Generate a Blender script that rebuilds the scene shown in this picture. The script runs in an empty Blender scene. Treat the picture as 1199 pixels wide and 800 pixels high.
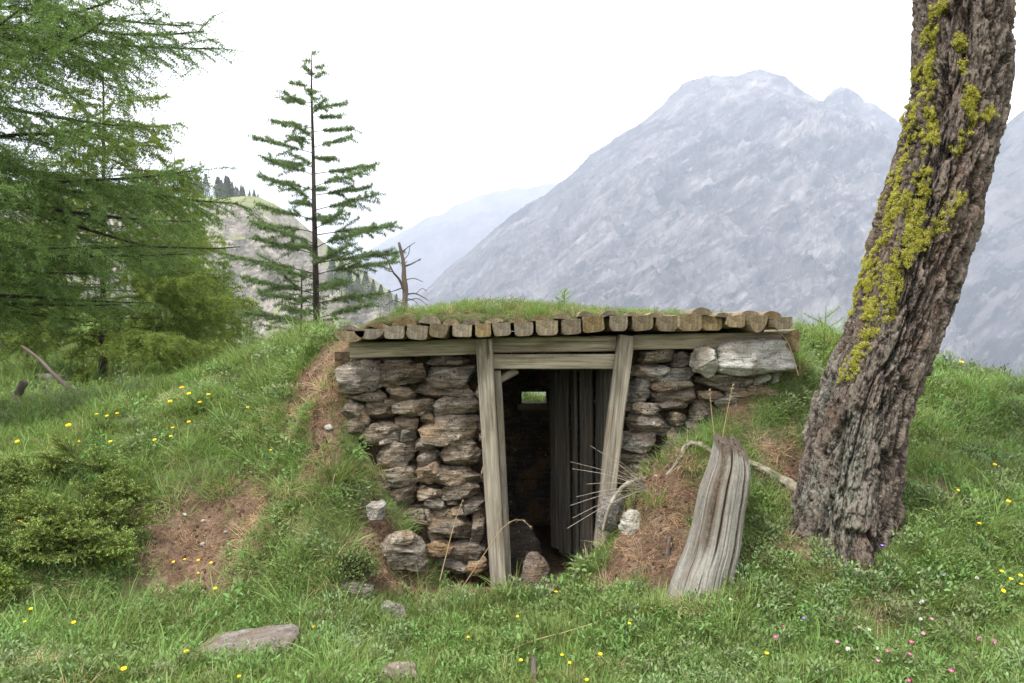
import bpy, bmesh, math
import numpy as np
from mathutils import Vector

# ------------------------------------------------------------------ camera, sky, sun, exposure
sc = bpy.context.scene
cam_d = bpy.data.cameras.new("camera"); cam = bpy.data.objects.new("camera", cam_d)
sc.collection.objects.link(cam); sc.camera = cam
cam.location = (0, 0, 1.6); cam.rotation_euler = (math.radians(90), 0, 0)
cam_d.sensor_width = 36; cam_d.lens = 30.02; cam_d.clip_start = 0.05; cam_d.clip_end = 40000
SUN_EL, SUN_AZ = math.radians(58), math.radians(-140)     # azimuth from +Y towards +X: behind the camera on the left
w = bpy.data.worlds.new("World"); sc.world = w; w.use_nodes = True
nt = w.node_tree; nt.nodes.clear()
sky = nt.nodes.new('ShaderNodeTexSky'); sky.sky_type = 'NISHITA'; sky.sun_disc = False
sky.sun_elevation = SUN_EL; sky.sun_rotation = SUN_AZ; sky.dust_density = 4.0; sky.altitude = 1800
mixw = nt.nodes.new('ShaderNodeMix'); mixw.data_type = 'RGBA'; mixw.inputs[0].default_value = 0.86
mixw.inputs[7].default_value = (12, 11.9, 11.7, 1)       # the bright overcast cloud deck
bg = nt.nodes.new('ShaderNodeBackground'); bg.inputs[1].default_value = 0.11
wo = nt.nodes.new('ShaderNodeOutputWorld')
nt.links.new(sky.outputs[0], mixw.inputs[6]); nt.links.new(mixw.outputs[2], bg.inputs[0]); nt.links.new(bg.outputs[0], wo.inputs[0])
sun_d = bpy.data.lights.new("sun", 'SUN'); sun = bpy.data.objects.new("sun", sun_d); sc.collection.objects.link(sun)
sun_d.energy = 2.5; sun_d.angle = math.radians(9); sun_d.color = (1, 0.96, 0.9)
sdir = Vector((math.sin(SUN_AZ)*math.cos(SUN_EL), math.cos(SUN_AZ)*math.cos(SUN_EL), math.sin(SUN_EL)))
sun.rotation_euler = sdir.to_track_quat('Z', 'Y').to_euler()
sc.view_settings.view_transform = 'Standard'; sc.view_settings.look = 'None'
sc.view_settings.exposure = 1.42; sc.view_settings.gamma = 1
sc.cycles.max_bounces = 6; sc.cycles.diffuse_bounces = 3; sc.cycles.glossy_bounces = 2
sc.cycles.transmission_bounces = 4; sc.cycles.volume_bounces = 0; sc.cycles.use_denoising = True; sc.cycles.denoiser = 'OPENIMAGEDENOISE'; sc.cycles.denoising_prefilter = 'NONE'; sc.cycles.denoising_input_passes = 'RGB_ALBEDO_NORMAL'; sc.cycles.sample_clamp_indirect = 2.0; sc.cycles.adaptive_threshold = 0.006
sc.cycles.caustics_reflective = False; sc.cycles.caustics_refractive = False

# ------------------------------------------------------------------ helpers
COL = sc.collection
WL = {}
rng = np.random.default_rng(7)
def P(px, py, Y):                      # a point seen at that place of the photograph, Y metres ahead
    return np.array([(px-599.5)/1000*Y, Y, 1.6-(py-400)/1000*Y])
def h3(ix, iy, iz, s):
    M = np.uint64(0xFFFFFFFF)
    h = (ix.astype(np.int64).astype(np.uint64)*np.uint64(374761393) + iy.astype(np.int64).astype(np.uint64)*np.uint64(668265263)
         + iz.astype(np.int64).astype(np.uint64)*np.uint64(2147483647) + np.uint64(s*1274126177+12345)) & M
    h = ((h ^ (h >> np.uint64(13)))*np.uint64(1274126177)) & M
    h = ((h ^ (h >> np.uint64(16)))*np.uint64(2246822519)) & M
    h = h ^ (h >> np.uint64(15))
    return h.astype(np.float64)/4294967295.0
def vn(p, s=0):
    p = np.asarray(p, float); i = np.floor(p); f = p-i; u = f*f*f*(f*(f*6-15)+10)
    x, y, z = i[:, 0], i[:, 1], i[:, 2]; r = 0
    for dx in (0, 1):
        wx = u[:, 0] if dx else 1-u[:, 0]
        for dy in (0, 1):
            wy = u[:, 1] if dy else 1-u[:, 1]
            for dz in (0, 1):
                wz = u[:, 2] if dz else 1-u[:, 2]
                r = r + wx*wy*wz*h3(x+dx, y+dy, z+dz, s)
    return r*2-1
def fbm(p, o=4, s=0, g=0.5):
    p = np.asarray(p, float); a = 1.0; t = 0; n = 0
    for k in range(o):
        t = t + a*vn(p*(2.03**k)+k*17.3, s+k); n += a; a *= g
    return t/n
def sstep(a, b, x):
    t = np.clip((x-a)/(b-a), 0, 1); return t*t*(3-2*t)
def worley(u, v, s=0, wrap=None):
    iu, iv = np.floor(u), np.floor(v); d1 = np.full(u.shape, 9.); d2 = d1.copy(); cid = np.zeros(u.shape)
    for a in (-1, 0, 1):
        for b in (-1, 0, 1):
            cu, cv = iu+a, iv+b; ku = cu % wrap if wrap else cu
            z = np.zeros_like(ku)
            px = cu+.15+.7*h3(ku, cv, z, s); py = cv+.15+.7*h3(ku, cv, z+1, s)
            d = np.hypot(u-px, v-py); c = h3(ku, cv, z+2, s)
            nearer = d < d1
            d2 = np.where(nearer, d1, np.minimum(d2, d)); cid = np.where(nearer, c, cid); d1 = np.where(nearer, d, d1)
    return d1, d2, cid

def link(o, parent, origin):
    COL.objects.link(o); origin = np.asarray(origin, float); WL[o.name] = origin
    if parent is not None:
        o.parent = parent; o.location = origin-WL[parent.name]
    else: o.location = origin
    return o
def tag(o, label=None, cat=None, group=None, kind=None):
    for k, v in (('label', label), ('category', cat), ('group', group), ('kind', kind)):
        if v: o[k] = v
    return o
def empty(name, at, label, cat, group=None):
    o = bpy.data.objects.new(name, None); o.empty_display_size = 0.1
    link(o, None, at); return tag(o, label, cat, group)
def meshdata(name, V, F, mats, smooth=True, attrs=None, mi=None, origin=(0, 0, 0)):
    V = np.asarray(V, float)-np.asarray(origin, float)
    if not isinstance(F, (list, tuple)): F = [F]
    F = [np.asarray(f, np.int64) for f in F if len(f)]
    me = bpy.data.meshes.new(name)
    me.vertices.add(len(V)); me.vertices.foreach_set('co', V.astype(np.float32).ravel())
    nl = sum(f.size for f in F); nf = sum(len(f) for f in F)
    me.loops.add(nl); me.loops.foreach_set('vertex_index', np.concatenate([f.ravel() for f in F]).astype(np.int32))
    me.polygons.add(nf)
    cnt = np.concatenate([np.full(len(f), f.shape[1]) for f in F])
    me.polygons.foreach_set('loop_start', np.concatenate([[0], np.cumsum(cnt)[:-1]]).astype(np.int32))
    for m in (mats if isinstance(mats, (list, tuple)) else [mats]): me.materials.append(m)
    if mi is not None: me.polygons.foreach_set('material_index', np.asarray(mi, np.int32))
    me.polygons.foreach_set('use_smooth', np.full(nf, bool(smooth)))
    for k, a in (attrs or {}).items():
        a = np.asarray(a, np.float32)
        if a.ndim == 1: me.attributes.new(k, 'FLOAT', 'POINT').data.foreach_set('value', a)
        else: me.attributes.new(k, 'FLOAT_VECTOR', 'POINT').data.foreach_set('vector', a.ravel())
    me.update(calc_edges=True); me.validate()
    return me
def mk(name, V, F, mats, parent=None, origin=None, smooth=True, attrs=None, mi=None):
    V = np.asarray(V, float)
    if origin is None: origin = WL[parent.name] if parent is not None else V.mean(0)
    o = bpy.data.objects.new(name, meshdata(name, V, F, mats, smooth, attrs, mi, origin))
    return link(o, parent, origin)
def join(parts):
    Vs, Fs, n = [], {}, 0
    for V, F in parts:
        for f in (F if isinstance(F, (list, tuple)) else [F]):
            f = np.asarray(f)
            if len(f): Fs.setdefault(f.shape[1], []).append(f+n)
        Vs.append(V); n += len(V)
    return np.concatenate(Vs), [np.concatenate(v) for v in Fs.values()]
def frames(path):
    path = np.asarray(path, float); t = np.gradient(path, axis=0); t /= np.linalg.norm(t, axis=1)[:, None]+1e-9
    ref = np.array([0, 0, 1.]) if abs(t[:, 2]).mean() < .8 else np.array([0, 1., 0])
    a = np.cross(t, ref); a /= np.linalg.norm(a, axis=1)[:, None]+1e-9
    return t, a, np.cross(a, t)
def tube(path, rad, n=8, cap=True, rough=0, s=0):
    path = np.asarray(path, float); m = len(path); rad = np.broadcast_to(np.asarray(rad, float), (m,))
    t, a, b = frames(path); th = np.arange(n)/n*2*math.pi
    r = rad[:, None]*np.ones(n)
    if rough: r = r*(1+rough*fbm(np.stack([np.cos(th)[None]*2+np.arange(m)[:, None]*.35, np.sin(th)[None]*2+0*r, np.arange(m)[:, None]*.5+0*r], -1).reshape(-1, 3), 3, s).reshape(m, n))
    V = path[:, None]+r[..., None]*(np.cos(th)[None, :, None]*a[:, None]+np.sin(th)[None, :, None]*b[:, None])
    i = np.arange(m-1)[:, None]*n; j = np.arange(n); k = (j+1) % n
    F = np.stack([i+j, i+k, i+n+k, i+n+j], -1).reshape(-1, 4)
    V = V.reshape(-1, 3)
    if cap:
        V = np.concatenate([V, path[:1], path[-1:]])
        T = np.concatenate([np.stack([k, j, np.full(n, m*n)], -1), np.stack([(m-1)*n+j, (m-1)*n+k, np.full(n, m*n+1)], -1)])
        return V, [F, T]
    return V, [F]
def tubes3(paths, rads):                 # many thin three-sided tubes at once: paths (N,m,3), rads (N,m)
    N, m, _ = paths.shape
    t = np.gradient(paths, axis=1); t /= np.linalg.norm(t, axis=2)[..., None]+1e-9
    ref = np.where(np.abs(t[..., 2:3]) > .9, np.array([1., 0, 0]), np.array([0, 0, 1.]))
    a = np.cross(t, ref); a /= np.linalg.norm(a, axis=2)[..., None]+1e-9; b = np.cross(a, t)
    th = np.arange(3)/3*2*math.pi
    V = paths[:, :, None]+rads[:, :, None, None]*(np.cos(th)[:, None]*a[:, :, None]+np.sin(th)[:, None]*b[:, :, None])
    base = (np.arange(N)[:, None, None]*m+np.arange(m-1)[None, :, None])*3; j = np.arange(3)[None, None]; k = (j+1) % 3
    F = np.stack([base+j, base+k, base+3+k, base+3+j], -1).reshape(-1, 4)
    return V.reshape(-1, 3), [F]
def resample(pts, m):
    pts = np.asarray(pts, float); k = len(pts)
    d = np.concatenate([[0], np.cumsum(np.linalg.norm(np.diff(pts, axis=0), axis=1))]); u = np.linspace(0, d[-1], m)
    # smooth interpolation through the points (Catmull-Rom)
    idx = np.clip(np.searchsorted(d, u, side='right')-1, 0, k-2); f = ((u-d[idx])/(d[idx+1]-d[idx]+1e-9))[:, None]
    p1, p2 = pts[idx], pts[idx+1]; p0 = pts[np.maximum(idx-1, 0)]; p3 = pts[np.minimum(idx+2, k-1)]
    return .5*(2*p1+(p2-p0)*f+(2*p0-5*p1+4*p2-p3)*f**2+(3*p1-p0-3*p2+p3)*f**3)

# ------------------------------------------------------------------ materials
class NB:
    def __init__(s, name):
        s.m = bpy.data.materials.new(name); s.m.use_nodes = True; s.t = s.m.node_tree; s.t.nodes.clear()
        s.out = s.n('ShaderNodeOutputMaterial')
    def n(s, t, **k):
        o = s.t.nodes.new(t)
        for a, b in k.items(): setattr(o, a, b)
        return o
    def L(s, a, b): s.t.links.new(a, b)
    def put(s, sock, v):
        if hasattr(v, 'is_linked') or hasattr(v, 'links'): s.L(v, sock)
        else: sock.default_value = (*v, 1) if isinstance(v, tuple) and len(v) == 3 and sock.type == 'RGBA' else v
    def attr(s, name, out='Fac'): return s.n('ShaderNodeAttribute', attribute_name=name).outputs[out]
    def obj(s): return s.n('ShaderNodeTexCoord').outputs['Object']
    def rand(s): return s.n('ShaderNodeObjectInfo').outputs['Random']
    def pos(s): return s.n('ShaderNodeNewGeometry').outputs['Position']
    def scale(s, v, sc_):
        m = s.n('ShaderNodeMapping'); s.L(v, m.inputs[0]); m.inputs['Scale'].default_value = sc_; return m.outputs[0]
    def noise(s, v, scale, detail=5, rough=.6, dist=0):
        o = s.n('ShaderNodeTexNoise'); s.L(v, o.inputs['Vector']); o.inputs['Scale'].default_value = scale
        o.inputs['Detail'].default_value = detail; o.inputs['Roughness'].default_value = rough; o.inputs['Distortion'].default_value = dist
        return o.outputs['Fac']
    def vor(s, v, scale, feature='F1', out='Distance'):
        o = s.n('ShaderNodeTexVoronoi', feature=feature); s.L(v, o.inputs['Vector']); o.inputs['Scale'].default_value = scale; return o.outputs[out]
    def math(s, op, a, b=0.0, clamp=False):
        o = s.n('ShaderNodeMath', operation=op, use_clamp=clamp); s.put(o.inputs[0], a); s.put(o.inputs[1], b); return o.outputs[0]
    def ramp(s, f, stops):
        o = s.n('ShaderNodeValToRGB'); s.put(o.inputs[0], f); e = o.color_ramp.elements
        while len(e) < len(stops): e.new(.5)
        for el, (p, c) in zip(e, stops):
            el.position = p; el.color = (*c, 1) if isinstance(c, tuple) else (c, c, c, 1)
        return o.outputs[0]
    def mix(s, f, a, b, mode='MIX'):
        o = s.n('ShaderNodeMix', data_type='RGBA', blend_type=mode); s.put(o.inputs[0], f); s.put(o.inputs[6], a); s.put(o.inputs[7], b); return o.outputs[2]
    def hsv(s, c, h=.5, sat=1., v=1.):
        o = s.n('ShaderNodeHueSaturation'); s.put(o.inputs['Hue'], h); s.put(o.inputs['Saturation'], sat); s.put(o.inputs['Value'], v); s.put(o.inputs['Color'], c); return o.outputs[0]
    def mr(s, f, a, b, c, d):
        o = s.n('ShaderNodeMapRange'); s.put(o.inputs[0], f)
        for i, x in enumerate((a, b, c, d)): o.inputs[i+1].default_value = x
        return o.outputs[0]
    def bump(s, h, strength=.5, dist=.01):
        o = s.n('ShaderNodeBump'); s.L(h, o.inputs['Height']); o.inputs['Strength'].default_value = strength; o.inputs['Distance'].default_value = dist; return o.outputs[0]
    def fin(s, color, rough=.9, normal=None, spec=.2, transl=0, tcol=None):
        b = s.n('ShaderNodeBsdfPrincipled'); s.put(b.inputs['Base Color'], color); s.put(b.inputs['Roughness'], rough)
        b.inputs['Specular IOR Level'].default_value = spec
        if normal is not None: s.L(normal, b.inputs['Normal'])
        sh = b.outputs[0]
        if transl:
            tr = s.n('ShaderNodeBsdfTranslucent'); s.put(tr.inputs[0], tcol if tcol is not None else color)
            mx = s.n('ShaderNodeMixShader'); mx.inputs[0].default_value = transl
            s.L(sh, mx.inputs[1]); s.L(tr.outputs[0], mx.inputs[2]); sh = mx.outputs[0]
        s.L(sh, s.out.inputs[0]); return s.m

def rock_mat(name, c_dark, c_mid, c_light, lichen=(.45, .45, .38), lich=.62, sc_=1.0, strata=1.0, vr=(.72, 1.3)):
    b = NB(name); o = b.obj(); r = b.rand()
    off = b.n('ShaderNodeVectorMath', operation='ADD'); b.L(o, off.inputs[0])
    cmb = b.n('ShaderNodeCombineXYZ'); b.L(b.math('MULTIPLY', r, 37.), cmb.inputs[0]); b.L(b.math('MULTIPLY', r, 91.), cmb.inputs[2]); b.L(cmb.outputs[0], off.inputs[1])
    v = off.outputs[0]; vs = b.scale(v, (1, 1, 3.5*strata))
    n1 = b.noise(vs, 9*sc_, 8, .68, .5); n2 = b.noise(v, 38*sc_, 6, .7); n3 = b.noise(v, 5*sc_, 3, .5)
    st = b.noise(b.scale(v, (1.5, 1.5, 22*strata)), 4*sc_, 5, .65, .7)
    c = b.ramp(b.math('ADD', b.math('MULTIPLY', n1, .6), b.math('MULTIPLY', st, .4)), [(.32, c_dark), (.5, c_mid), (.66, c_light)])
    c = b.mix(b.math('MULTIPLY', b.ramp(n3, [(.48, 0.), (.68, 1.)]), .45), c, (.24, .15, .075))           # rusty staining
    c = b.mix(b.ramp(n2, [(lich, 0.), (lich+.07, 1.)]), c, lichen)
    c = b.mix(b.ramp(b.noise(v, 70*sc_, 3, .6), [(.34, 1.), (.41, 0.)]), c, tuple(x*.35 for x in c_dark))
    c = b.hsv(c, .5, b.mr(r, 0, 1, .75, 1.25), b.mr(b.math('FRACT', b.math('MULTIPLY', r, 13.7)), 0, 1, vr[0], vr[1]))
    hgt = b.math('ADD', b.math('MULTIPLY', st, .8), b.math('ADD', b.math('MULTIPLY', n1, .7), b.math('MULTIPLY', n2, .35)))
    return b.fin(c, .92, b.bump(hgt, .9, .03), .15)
M = {}
M['stone'] = rock_mat('brown_wall_stone', (.03, .025, .02), (.15, .121, .092), (.42, .365, .29))
M['stone_grey'] = rock_mat('grey_wall_stone', (.07, .064, .056), (.22, .2, .175), (.44, .41, .37), (.5, .5, .44), .6)
M['stone_pale'] = rock_mat('pale_granite', (.2, .19, .17), (.47, .45, .405), (.64, .62, .57), (.66, .65, .6), .6, 1.2, .7, (.95, 1.1))
M['slate'] = rock_mat('field_slab', (.09, .07, .06), (.2, .165, .14), (.34, .31, .28), (.3, .31, .33), .66)
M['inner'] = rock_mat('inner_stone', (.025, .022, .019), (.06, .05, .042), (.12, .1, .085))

def wood_mat(name, c0, c1, c2, stain=(.1, .06, .03), stainamt=.5, knots=True, lichen=None):
    b = NB(name); g = b.attr('gco', 'Vector'); r = b.rand()
    cmb = b.n('ShaderNodeCombineXYZ'); b.L(b.math('MULTIPLY', r, 51.), cmb.inputs[1]); b.L(b.math('MULTIPLY', r, 17.), cmb.inputs[0])
    ad = b.n('ShaderNodeVectorMath', operation='ADD'); b.L(g, ad.inputs[0]); b.L(cmb.outputs[0], ad.inputs[1]); v = ad.outputs[0]
    f1 = b.noise(b.scale(v, (90, 3.0, 90)), 1, 6, .65, .6); f2 = b.noise(b.scale(v, (26, 1.4, 26)), 1, 5, .6, 1.2)
    f3 = b.noise(b.scale(v, (11, 2.6, 11)), 1, 5, .65); f4 = b.noise(b.scale(v, (240, 9, 240)), 1, 3, .6)
    c = b.ramp(b.math('ADD', b.math('MULTIPLY', f1, .55), b.math('MULTIPLY', f2, .45)), [(.34, c0), (.5, c1), (.66, c2)])
    c = b.mix(b.math('MULTIPLY', b.ramp(f3, [(.5, 0.), (.7, 1.)]), stainamt), c, stain)
    crack = b.ramp(b.noise(b.scale(v, (60, 1.1, 60)), 1, 3, .5, .8), [(.30, 1.), (.36, 0.)])
    c = b.mix(b.math('MULTIPLY', crack, .75), c, tuple(x*.25 for x in c0))
    if lichen: c = b.mix(b.math('MULTIPLY', b.ramp(b.noise(b.scale(v, (30, 14, 30)), 1, 6, .7), [(.53, 0.), (.62, 1.)]), .8), c, lichen)
    hgt = b.math('SUBTRACT', b.math('ADD', f1, b.math('MULTIPLY', f4, .4)), b.math('MULTIPLY', crack, .9))
    return b.fin(c, .85, b.bump(hgt, .7, .006), .2)
M['beam'] = wood_mat('weathered_beam', (.11, .09, .064), (.27, .233, .168), (.42, .37, .275), (.09, .055, .025), .65)
M['post'] = wood_mat('weathered_post', (.08, .067, .052), (.2, .175, .135), (.33, .29, .225), (.08, .055, .03), .65)
M['plank'] = wood_mat('roof_plank_wood', (.08, .06, .04), (.2, .155, .095), (.34, .27, .16), (.09, .06, .025), .5)
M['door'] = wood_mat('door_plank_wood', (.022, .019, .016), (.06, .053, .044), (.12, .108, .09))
M['stump'] = wood_mat('stump_wood', (.13, .118, .10), (.23, .215, .188), (.33, .31, .275), (.13, .10, .075), .75)
M['dead'] = wood_mat('dead_wood', (.11, .09, .072), (.26, .225, .18), (.42, .38, .32), (.16, .12, .08), .4)
M['snag'] = wood_mat('snag_wood', (.04, .032, .027), (.09, .072, .06), (.16, .135, .115), (.12, .06, .03), .5)
def end_mat():
    b = NB('plank_end_grain'); o = b.obj(); r = b.rand()
    n = b.noise(o, 30, 6, .7, .4); n2 = b.noise(o, 110, 4, .7); d = b.noise(b.scale(o, (60, 4, 9)), 1, 4, .6)
    c = b.ramp(b.math('ADD', b.math('MULTIPLY', n, .6), b.math('MULTIPLY', d, .4)), [(.35, (.045, .03, .015)), (.5, (.15, .105, .05)), (.66, (.26, .2, .105))])
    c = b.mix(b.ramp(n2, [(.56, 0.), (.66, 1.)]), c, (.25, .22, .075))
    c = b.hsv(c, .5, b.mr(r, 0, 1, .55, 1.0), b.mr(b.math('FRACT', b.math('MULTIPLY', r, 7.3)), 0, 1, .5, 1.0))
    return b.fin(c, .9, b.bump(n, .6, .01), .15)
M['end'] = end_mat()
def stump_mat():
    b = NB('silvered_stump_wood'); g = b.attr('gco', 'Vector'); rot = b.attr('rot')
    f1 = b.noise(b.scale(g, (130, 4, 130)), 1, 6, .65, .5); f2 = b.noise(b.scale(g, (22, 2.0, 22)), 1, 6, .65, 1.0); f3 = b.noise(b.scale(g, (9, 4, 9)), 1, 5, .65); f4 = b.noise(b.scale(g, (60, 50, 60)), 1, 5, .7)
    c = b.ramp(b.math('ADD', b.math('MULTIPLY', f1, .45), b.math('ADD', b.math('MULTIPLY', f2, .3), b.math('MULTIPLY', f4, .25))), [(.35, (.09, .08, .068)), (.49, (.2, .187, .163)), (.63, (.34, .325, .29))])
    c = b.mix(b.math('MULTIPLY', b.ramp(f3, [(.5, 0.), (.64, 1.)]), .6), c, (.15, .12, .09))
    m = b.math('ADD', rot, b.math('MULTIPLY', b.math('SUBTRACT', f4, .5), 1.2))
    c = b.mix(b.math('MULTIPLY', b.ramp(m, [(.35, 0.), (.6, 1.)]), .85), c, b.ramp(f4, [(.35, (.03, .022, .016)), (.65, (.14, .105, .075))]))
    ck = b.ramp(b.noise(b.scale(g, (48, 1.3, 48)), 1, 3, .5, .6), [(.31, 1.), (.345, 0.)]); c = b.mix(b.math('MULTIPLY', ck, .85), c, (.02, .016, .012))
    return b.fin(c, .9, b.bump(b.math('SUBTRACT', b.math('ADD', f1, b.math('MULTIPLY', f4, .6)), ck), .9, .008), .15)
M['stump'] = stump_mat()
def bark_mat(name, c0, c1, c2, lich=None, scale=1):
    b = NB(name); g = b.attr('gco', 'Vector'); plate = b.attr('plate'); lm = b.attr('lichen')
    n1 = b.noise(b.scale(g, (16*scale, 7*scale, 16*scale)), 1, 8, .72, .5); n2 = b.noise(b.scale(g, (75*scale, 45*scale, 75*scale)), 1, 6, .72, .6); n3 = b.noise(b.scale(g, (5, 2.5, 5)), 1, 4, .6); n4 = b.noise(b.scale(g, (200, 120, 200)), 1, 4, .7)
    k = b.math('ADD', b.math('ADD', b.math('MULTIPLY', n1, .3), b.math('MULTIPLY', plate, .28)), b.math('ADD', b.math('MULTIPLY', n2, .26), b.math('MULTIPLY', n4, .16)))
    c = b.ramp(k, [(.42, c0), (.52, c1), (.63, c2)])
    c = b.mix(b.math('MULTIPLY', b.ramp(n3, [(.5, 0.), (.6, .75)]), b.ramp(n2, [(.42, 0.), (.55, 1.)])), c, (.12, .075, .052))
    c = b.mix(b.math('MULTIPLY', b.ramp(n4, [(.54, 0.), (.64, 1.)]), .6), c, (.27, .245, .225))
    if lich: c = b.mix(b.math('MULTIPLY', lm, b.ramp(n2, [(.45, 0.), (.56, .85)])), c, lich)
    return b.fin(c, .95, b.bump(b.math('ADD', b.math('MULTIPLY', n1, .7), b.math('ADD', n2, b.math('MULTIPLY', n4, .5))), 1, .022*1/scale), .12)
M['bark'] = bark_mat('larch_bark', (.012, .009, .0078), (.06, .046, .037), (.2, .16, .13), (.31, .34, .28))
M['twig'] = NB('twig_bark').fin((.05, .038, .03), .95)
M['twig_grey'] = NB('young_bark').fin((.09, .075, .06), .95)
def leaf_mat(name, c, var=.35, transl=.3, huevar=.03, rough=.6):
    b = NB(name); r = b.rand(); v = b.attr('v')
    k = b.math('ADD', b.math('MULTIPLY', r, .5), b.math('MULTIPLY', v, .5))
    col = b.hsv(c, b.mr(r, 0, 1, .5-huevar, .5+huevar*.6), b.mr(v, 0, 1, 1.08, .88), b.mr(k, 0, 1, 1-var, 1+var*1.3))
    return b.fin(col, rough, None, .25, transl, b.hsv(col, .49, 1.1, 1.25))
M['needle_near'] = leaf_mat('larch_needles', (.125, .195, .05), .4, .3)
M['needle_light'] = leaf_mat('larch_needles_bright', (.17, .26, .05), .45, .4, .015)
M['needle_dark'] = leaf_mat('young_larch_needles', (.145, .21, .085), .4, .25)
M['needle_pine'] = leaf_mat('pine_needles', (.095, .155, .05), .4, .25)
M['needle_far'] = leaf_mat('far_needles', (.12, .15, .105), .4, .15)
M['grass'] = leaf_mat('meadow_grass_blade', (.14, .215, .052), .7, .35, .03)
M['grass_y'] = leaf_mat('yellowing_grass_blade', (.27, .285, .09), .45, .35, .03)
M['straw'] = leaf_mat('straw_blade', (.42, .33, .18), .35, .3, .02)
M['herb'] = leaf_mat('herb_leaf', (.115, .19, .05), .65, .3, .035)
M['herb_g'] = leaf_mat('grey_green_leaf', (.155, .21, .09), .45, .3, .03)
M['juniper'] = leaf_mat('juniper_spray', (.24, .35, .07), .85, .3, .015)
M['moss'] = leaf_mat('yellow_moss', (.36, .35, .06), .6, .2, .02, .9)
M['litter'] = leaf_mat('needle_litter', (.33, .2, .11), .5, .1, .02, .9)
for nm, c in (('yellow', (.9, .58, .02)), ('magenta', (.62, .07, .25)), ('pink', (.65, .3, .45)), ('white', (.75, .74, .66)), ('purple', (.22, .12, .5)), ('pinkish', (.6, .2, .35))):
    b_ = NB('petal_'+nm); M['p_'+nm] = b_.fin(c, .6, None, .2, .25)
M['p_centre'] = NB('flower_centre').fin((.7, .35, .02), .8)
M['stem'] = NB('flower_stem').fin((.12, .19, .05), .7)

# ------------------------------------------------------------------ terrain
ctl = []
def G(px, py, Y): ctl.append(tuple(P(px, py, Y)))
def W(x, y, z): ctl.append((x, y, z))
for x in (-3.6, -2.2, -1, 0, 1, 2, 3.2):
    W(x, 3.2, -.0); W(x, 4.2, .0+.03*abs(x)); W(x, 1.0, 0)
for x, y, z in ((-8, 0, 0), (8, 0, .3), (0, -8, 0), (-8, -8, 0), (8, -8, .5), (-20, -15, 1), (20, -15, 2), (0, -25, 1), (-30, 0, 3), (30, 0, 1)): W(x, y, z)
for a in ((600, 690, 5.5), (570, 693, 5.42), (640, 690, 5.4), (520, 700, 5.3), (600, 740, 4.75), (400, 735, 4.8),          # in front of the door
          (235, 700, 5.25), (235, 620, 5.62), (235, 562, 5.85), (170, 690, 5.2), (160, 600, 5.7), (300, 690, 5.2), (300, 640, 5.4), (300, 560, 5.75), (300, 490, 6.25),
          (60, 715, 4.95), (60, 620, 5.35), (60, 540, 6.0), (100, 500, 7.6), (20, 505, 7.6), (100, 468, 12), (20, 465, 12), (200, 470, 8.2), (-60, 520, 7), (-60, 700, 5),
          (400, 403, 5.95), (375, 408, 6.3), (300, 425, 7.0), (240, 441, 8), (200, 455, 9.5), (400, 398, 7.0), (400, 402, 8.0),
          (370, 470, 5.85), (370, 520, 5.62), (370, 570, 5.45), (375, 640, 5.28), (395, 690, 5.15), (450, 690, 5.3), (435, 640, 5.38), (412, 530, 5.6), (393, 440, 5.72),
          (500, 692, 5.42), (480, 672, 5.48), (455, 605, 5.56), (428, 545, 5.62),
          (925, 412, 5.85), (885, 470, 5.6), (830, 515, 5.5), (775, 545, 5.48), (735, 580, 5.4), (720, 620, 5.3), (685, 668, 5.25), (750, 640, 5.1), (800, 690, 4.95), (865, 690, 4.85),
          (800, 590, 5.25), (900, 560, 5.3), (985, 650, 5.0), (930, 585, 5.2), (1000, 520, 5.95), (1100, 550, 5.6), (1199, 600, 5.2), (1150, 680, 4.7), (1080, 720, 4.5), (1199, 750, 4.35),
          (1050, 432, 7.4), (1085, 433, 7.8), (1199, 454, 8), (1300, 480, 8), (950, 400, 6.8), (1000, 412, 7.2), (1300, 600, 5.5), (1300, 720, 4.6), (930, 700, 4.75),
          (1150, 500, 6.4), (985, 657, 4.76), (940, 642, 4.84), (1040, 636, 4.86), (820, 703, 4.70), (780, 703, 4.74), (862, 684, 4.78)): G(*a)
for x, y, z in ((-.75, 5.72, .62), (-.5, 5.72, .15), (-.25, 5.72, -.02), (0, 5.75, -.03), (.3, 5.75, -.03), (.55, 5.75, .0), (-.9, 8.1, 1.25), (0, 8.3, .98), (.4, 8.4, .98), (1.2, 8.3, 1.2), (1.9, 8, 1.5), (0, 9.5, .9), (0, 11, .7), (2, 10, .7), (5, 11, -.4), (8, 10, -1), (2, 14, -2.5), (8, 16, -5), (0, 17, -5), (0, 30, -18), (12, 30, -20),
                (-2.8, 12, 1.0), (-4, 10, .95), (-5, 16, .7), (-3.5, 16, .1), (-9, 25, .9), (-7, 26, .4), (-16, 40, 1.2), (-11, 40, .2), (-25, 45, 2), (-5, 30, -6), (-14, 14, 1.2), (-20, 20, 3), (-12, 8, 1.2),
                (-8, 60, -14), (-35, 60, 1), (8, 60, -40), (30, 60, -45), (40, 30, -22), (20, 20, -8), (14, 8, 1), (-50, 30, 8), (-60, 60, 8), (0, 60, -35)): W(x, y, z)
ctl = np.array(ctl)
def kern(d): return np.sqrt(d*d+.03)
_A = kern(np.hypot(ctl[:, None, 0]-ctl[None, :, 0], ctl[:, None, 1]-ctl[None, :, 1]))+np.eye(len(ctl))*-.012
_w = np.linalg.solve(_A, ctl[:, 2]-ctl[:, 2].mean())
def dirt0(x, y):
    d = np.zeros_like(x)
    for cx, cy, rx, ry, a in DIRT: d = np.maximum(d, a*np.exp(-(((x-cx)/rx)**2+((y-cy)/ry)**2)))
    return d
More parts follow.
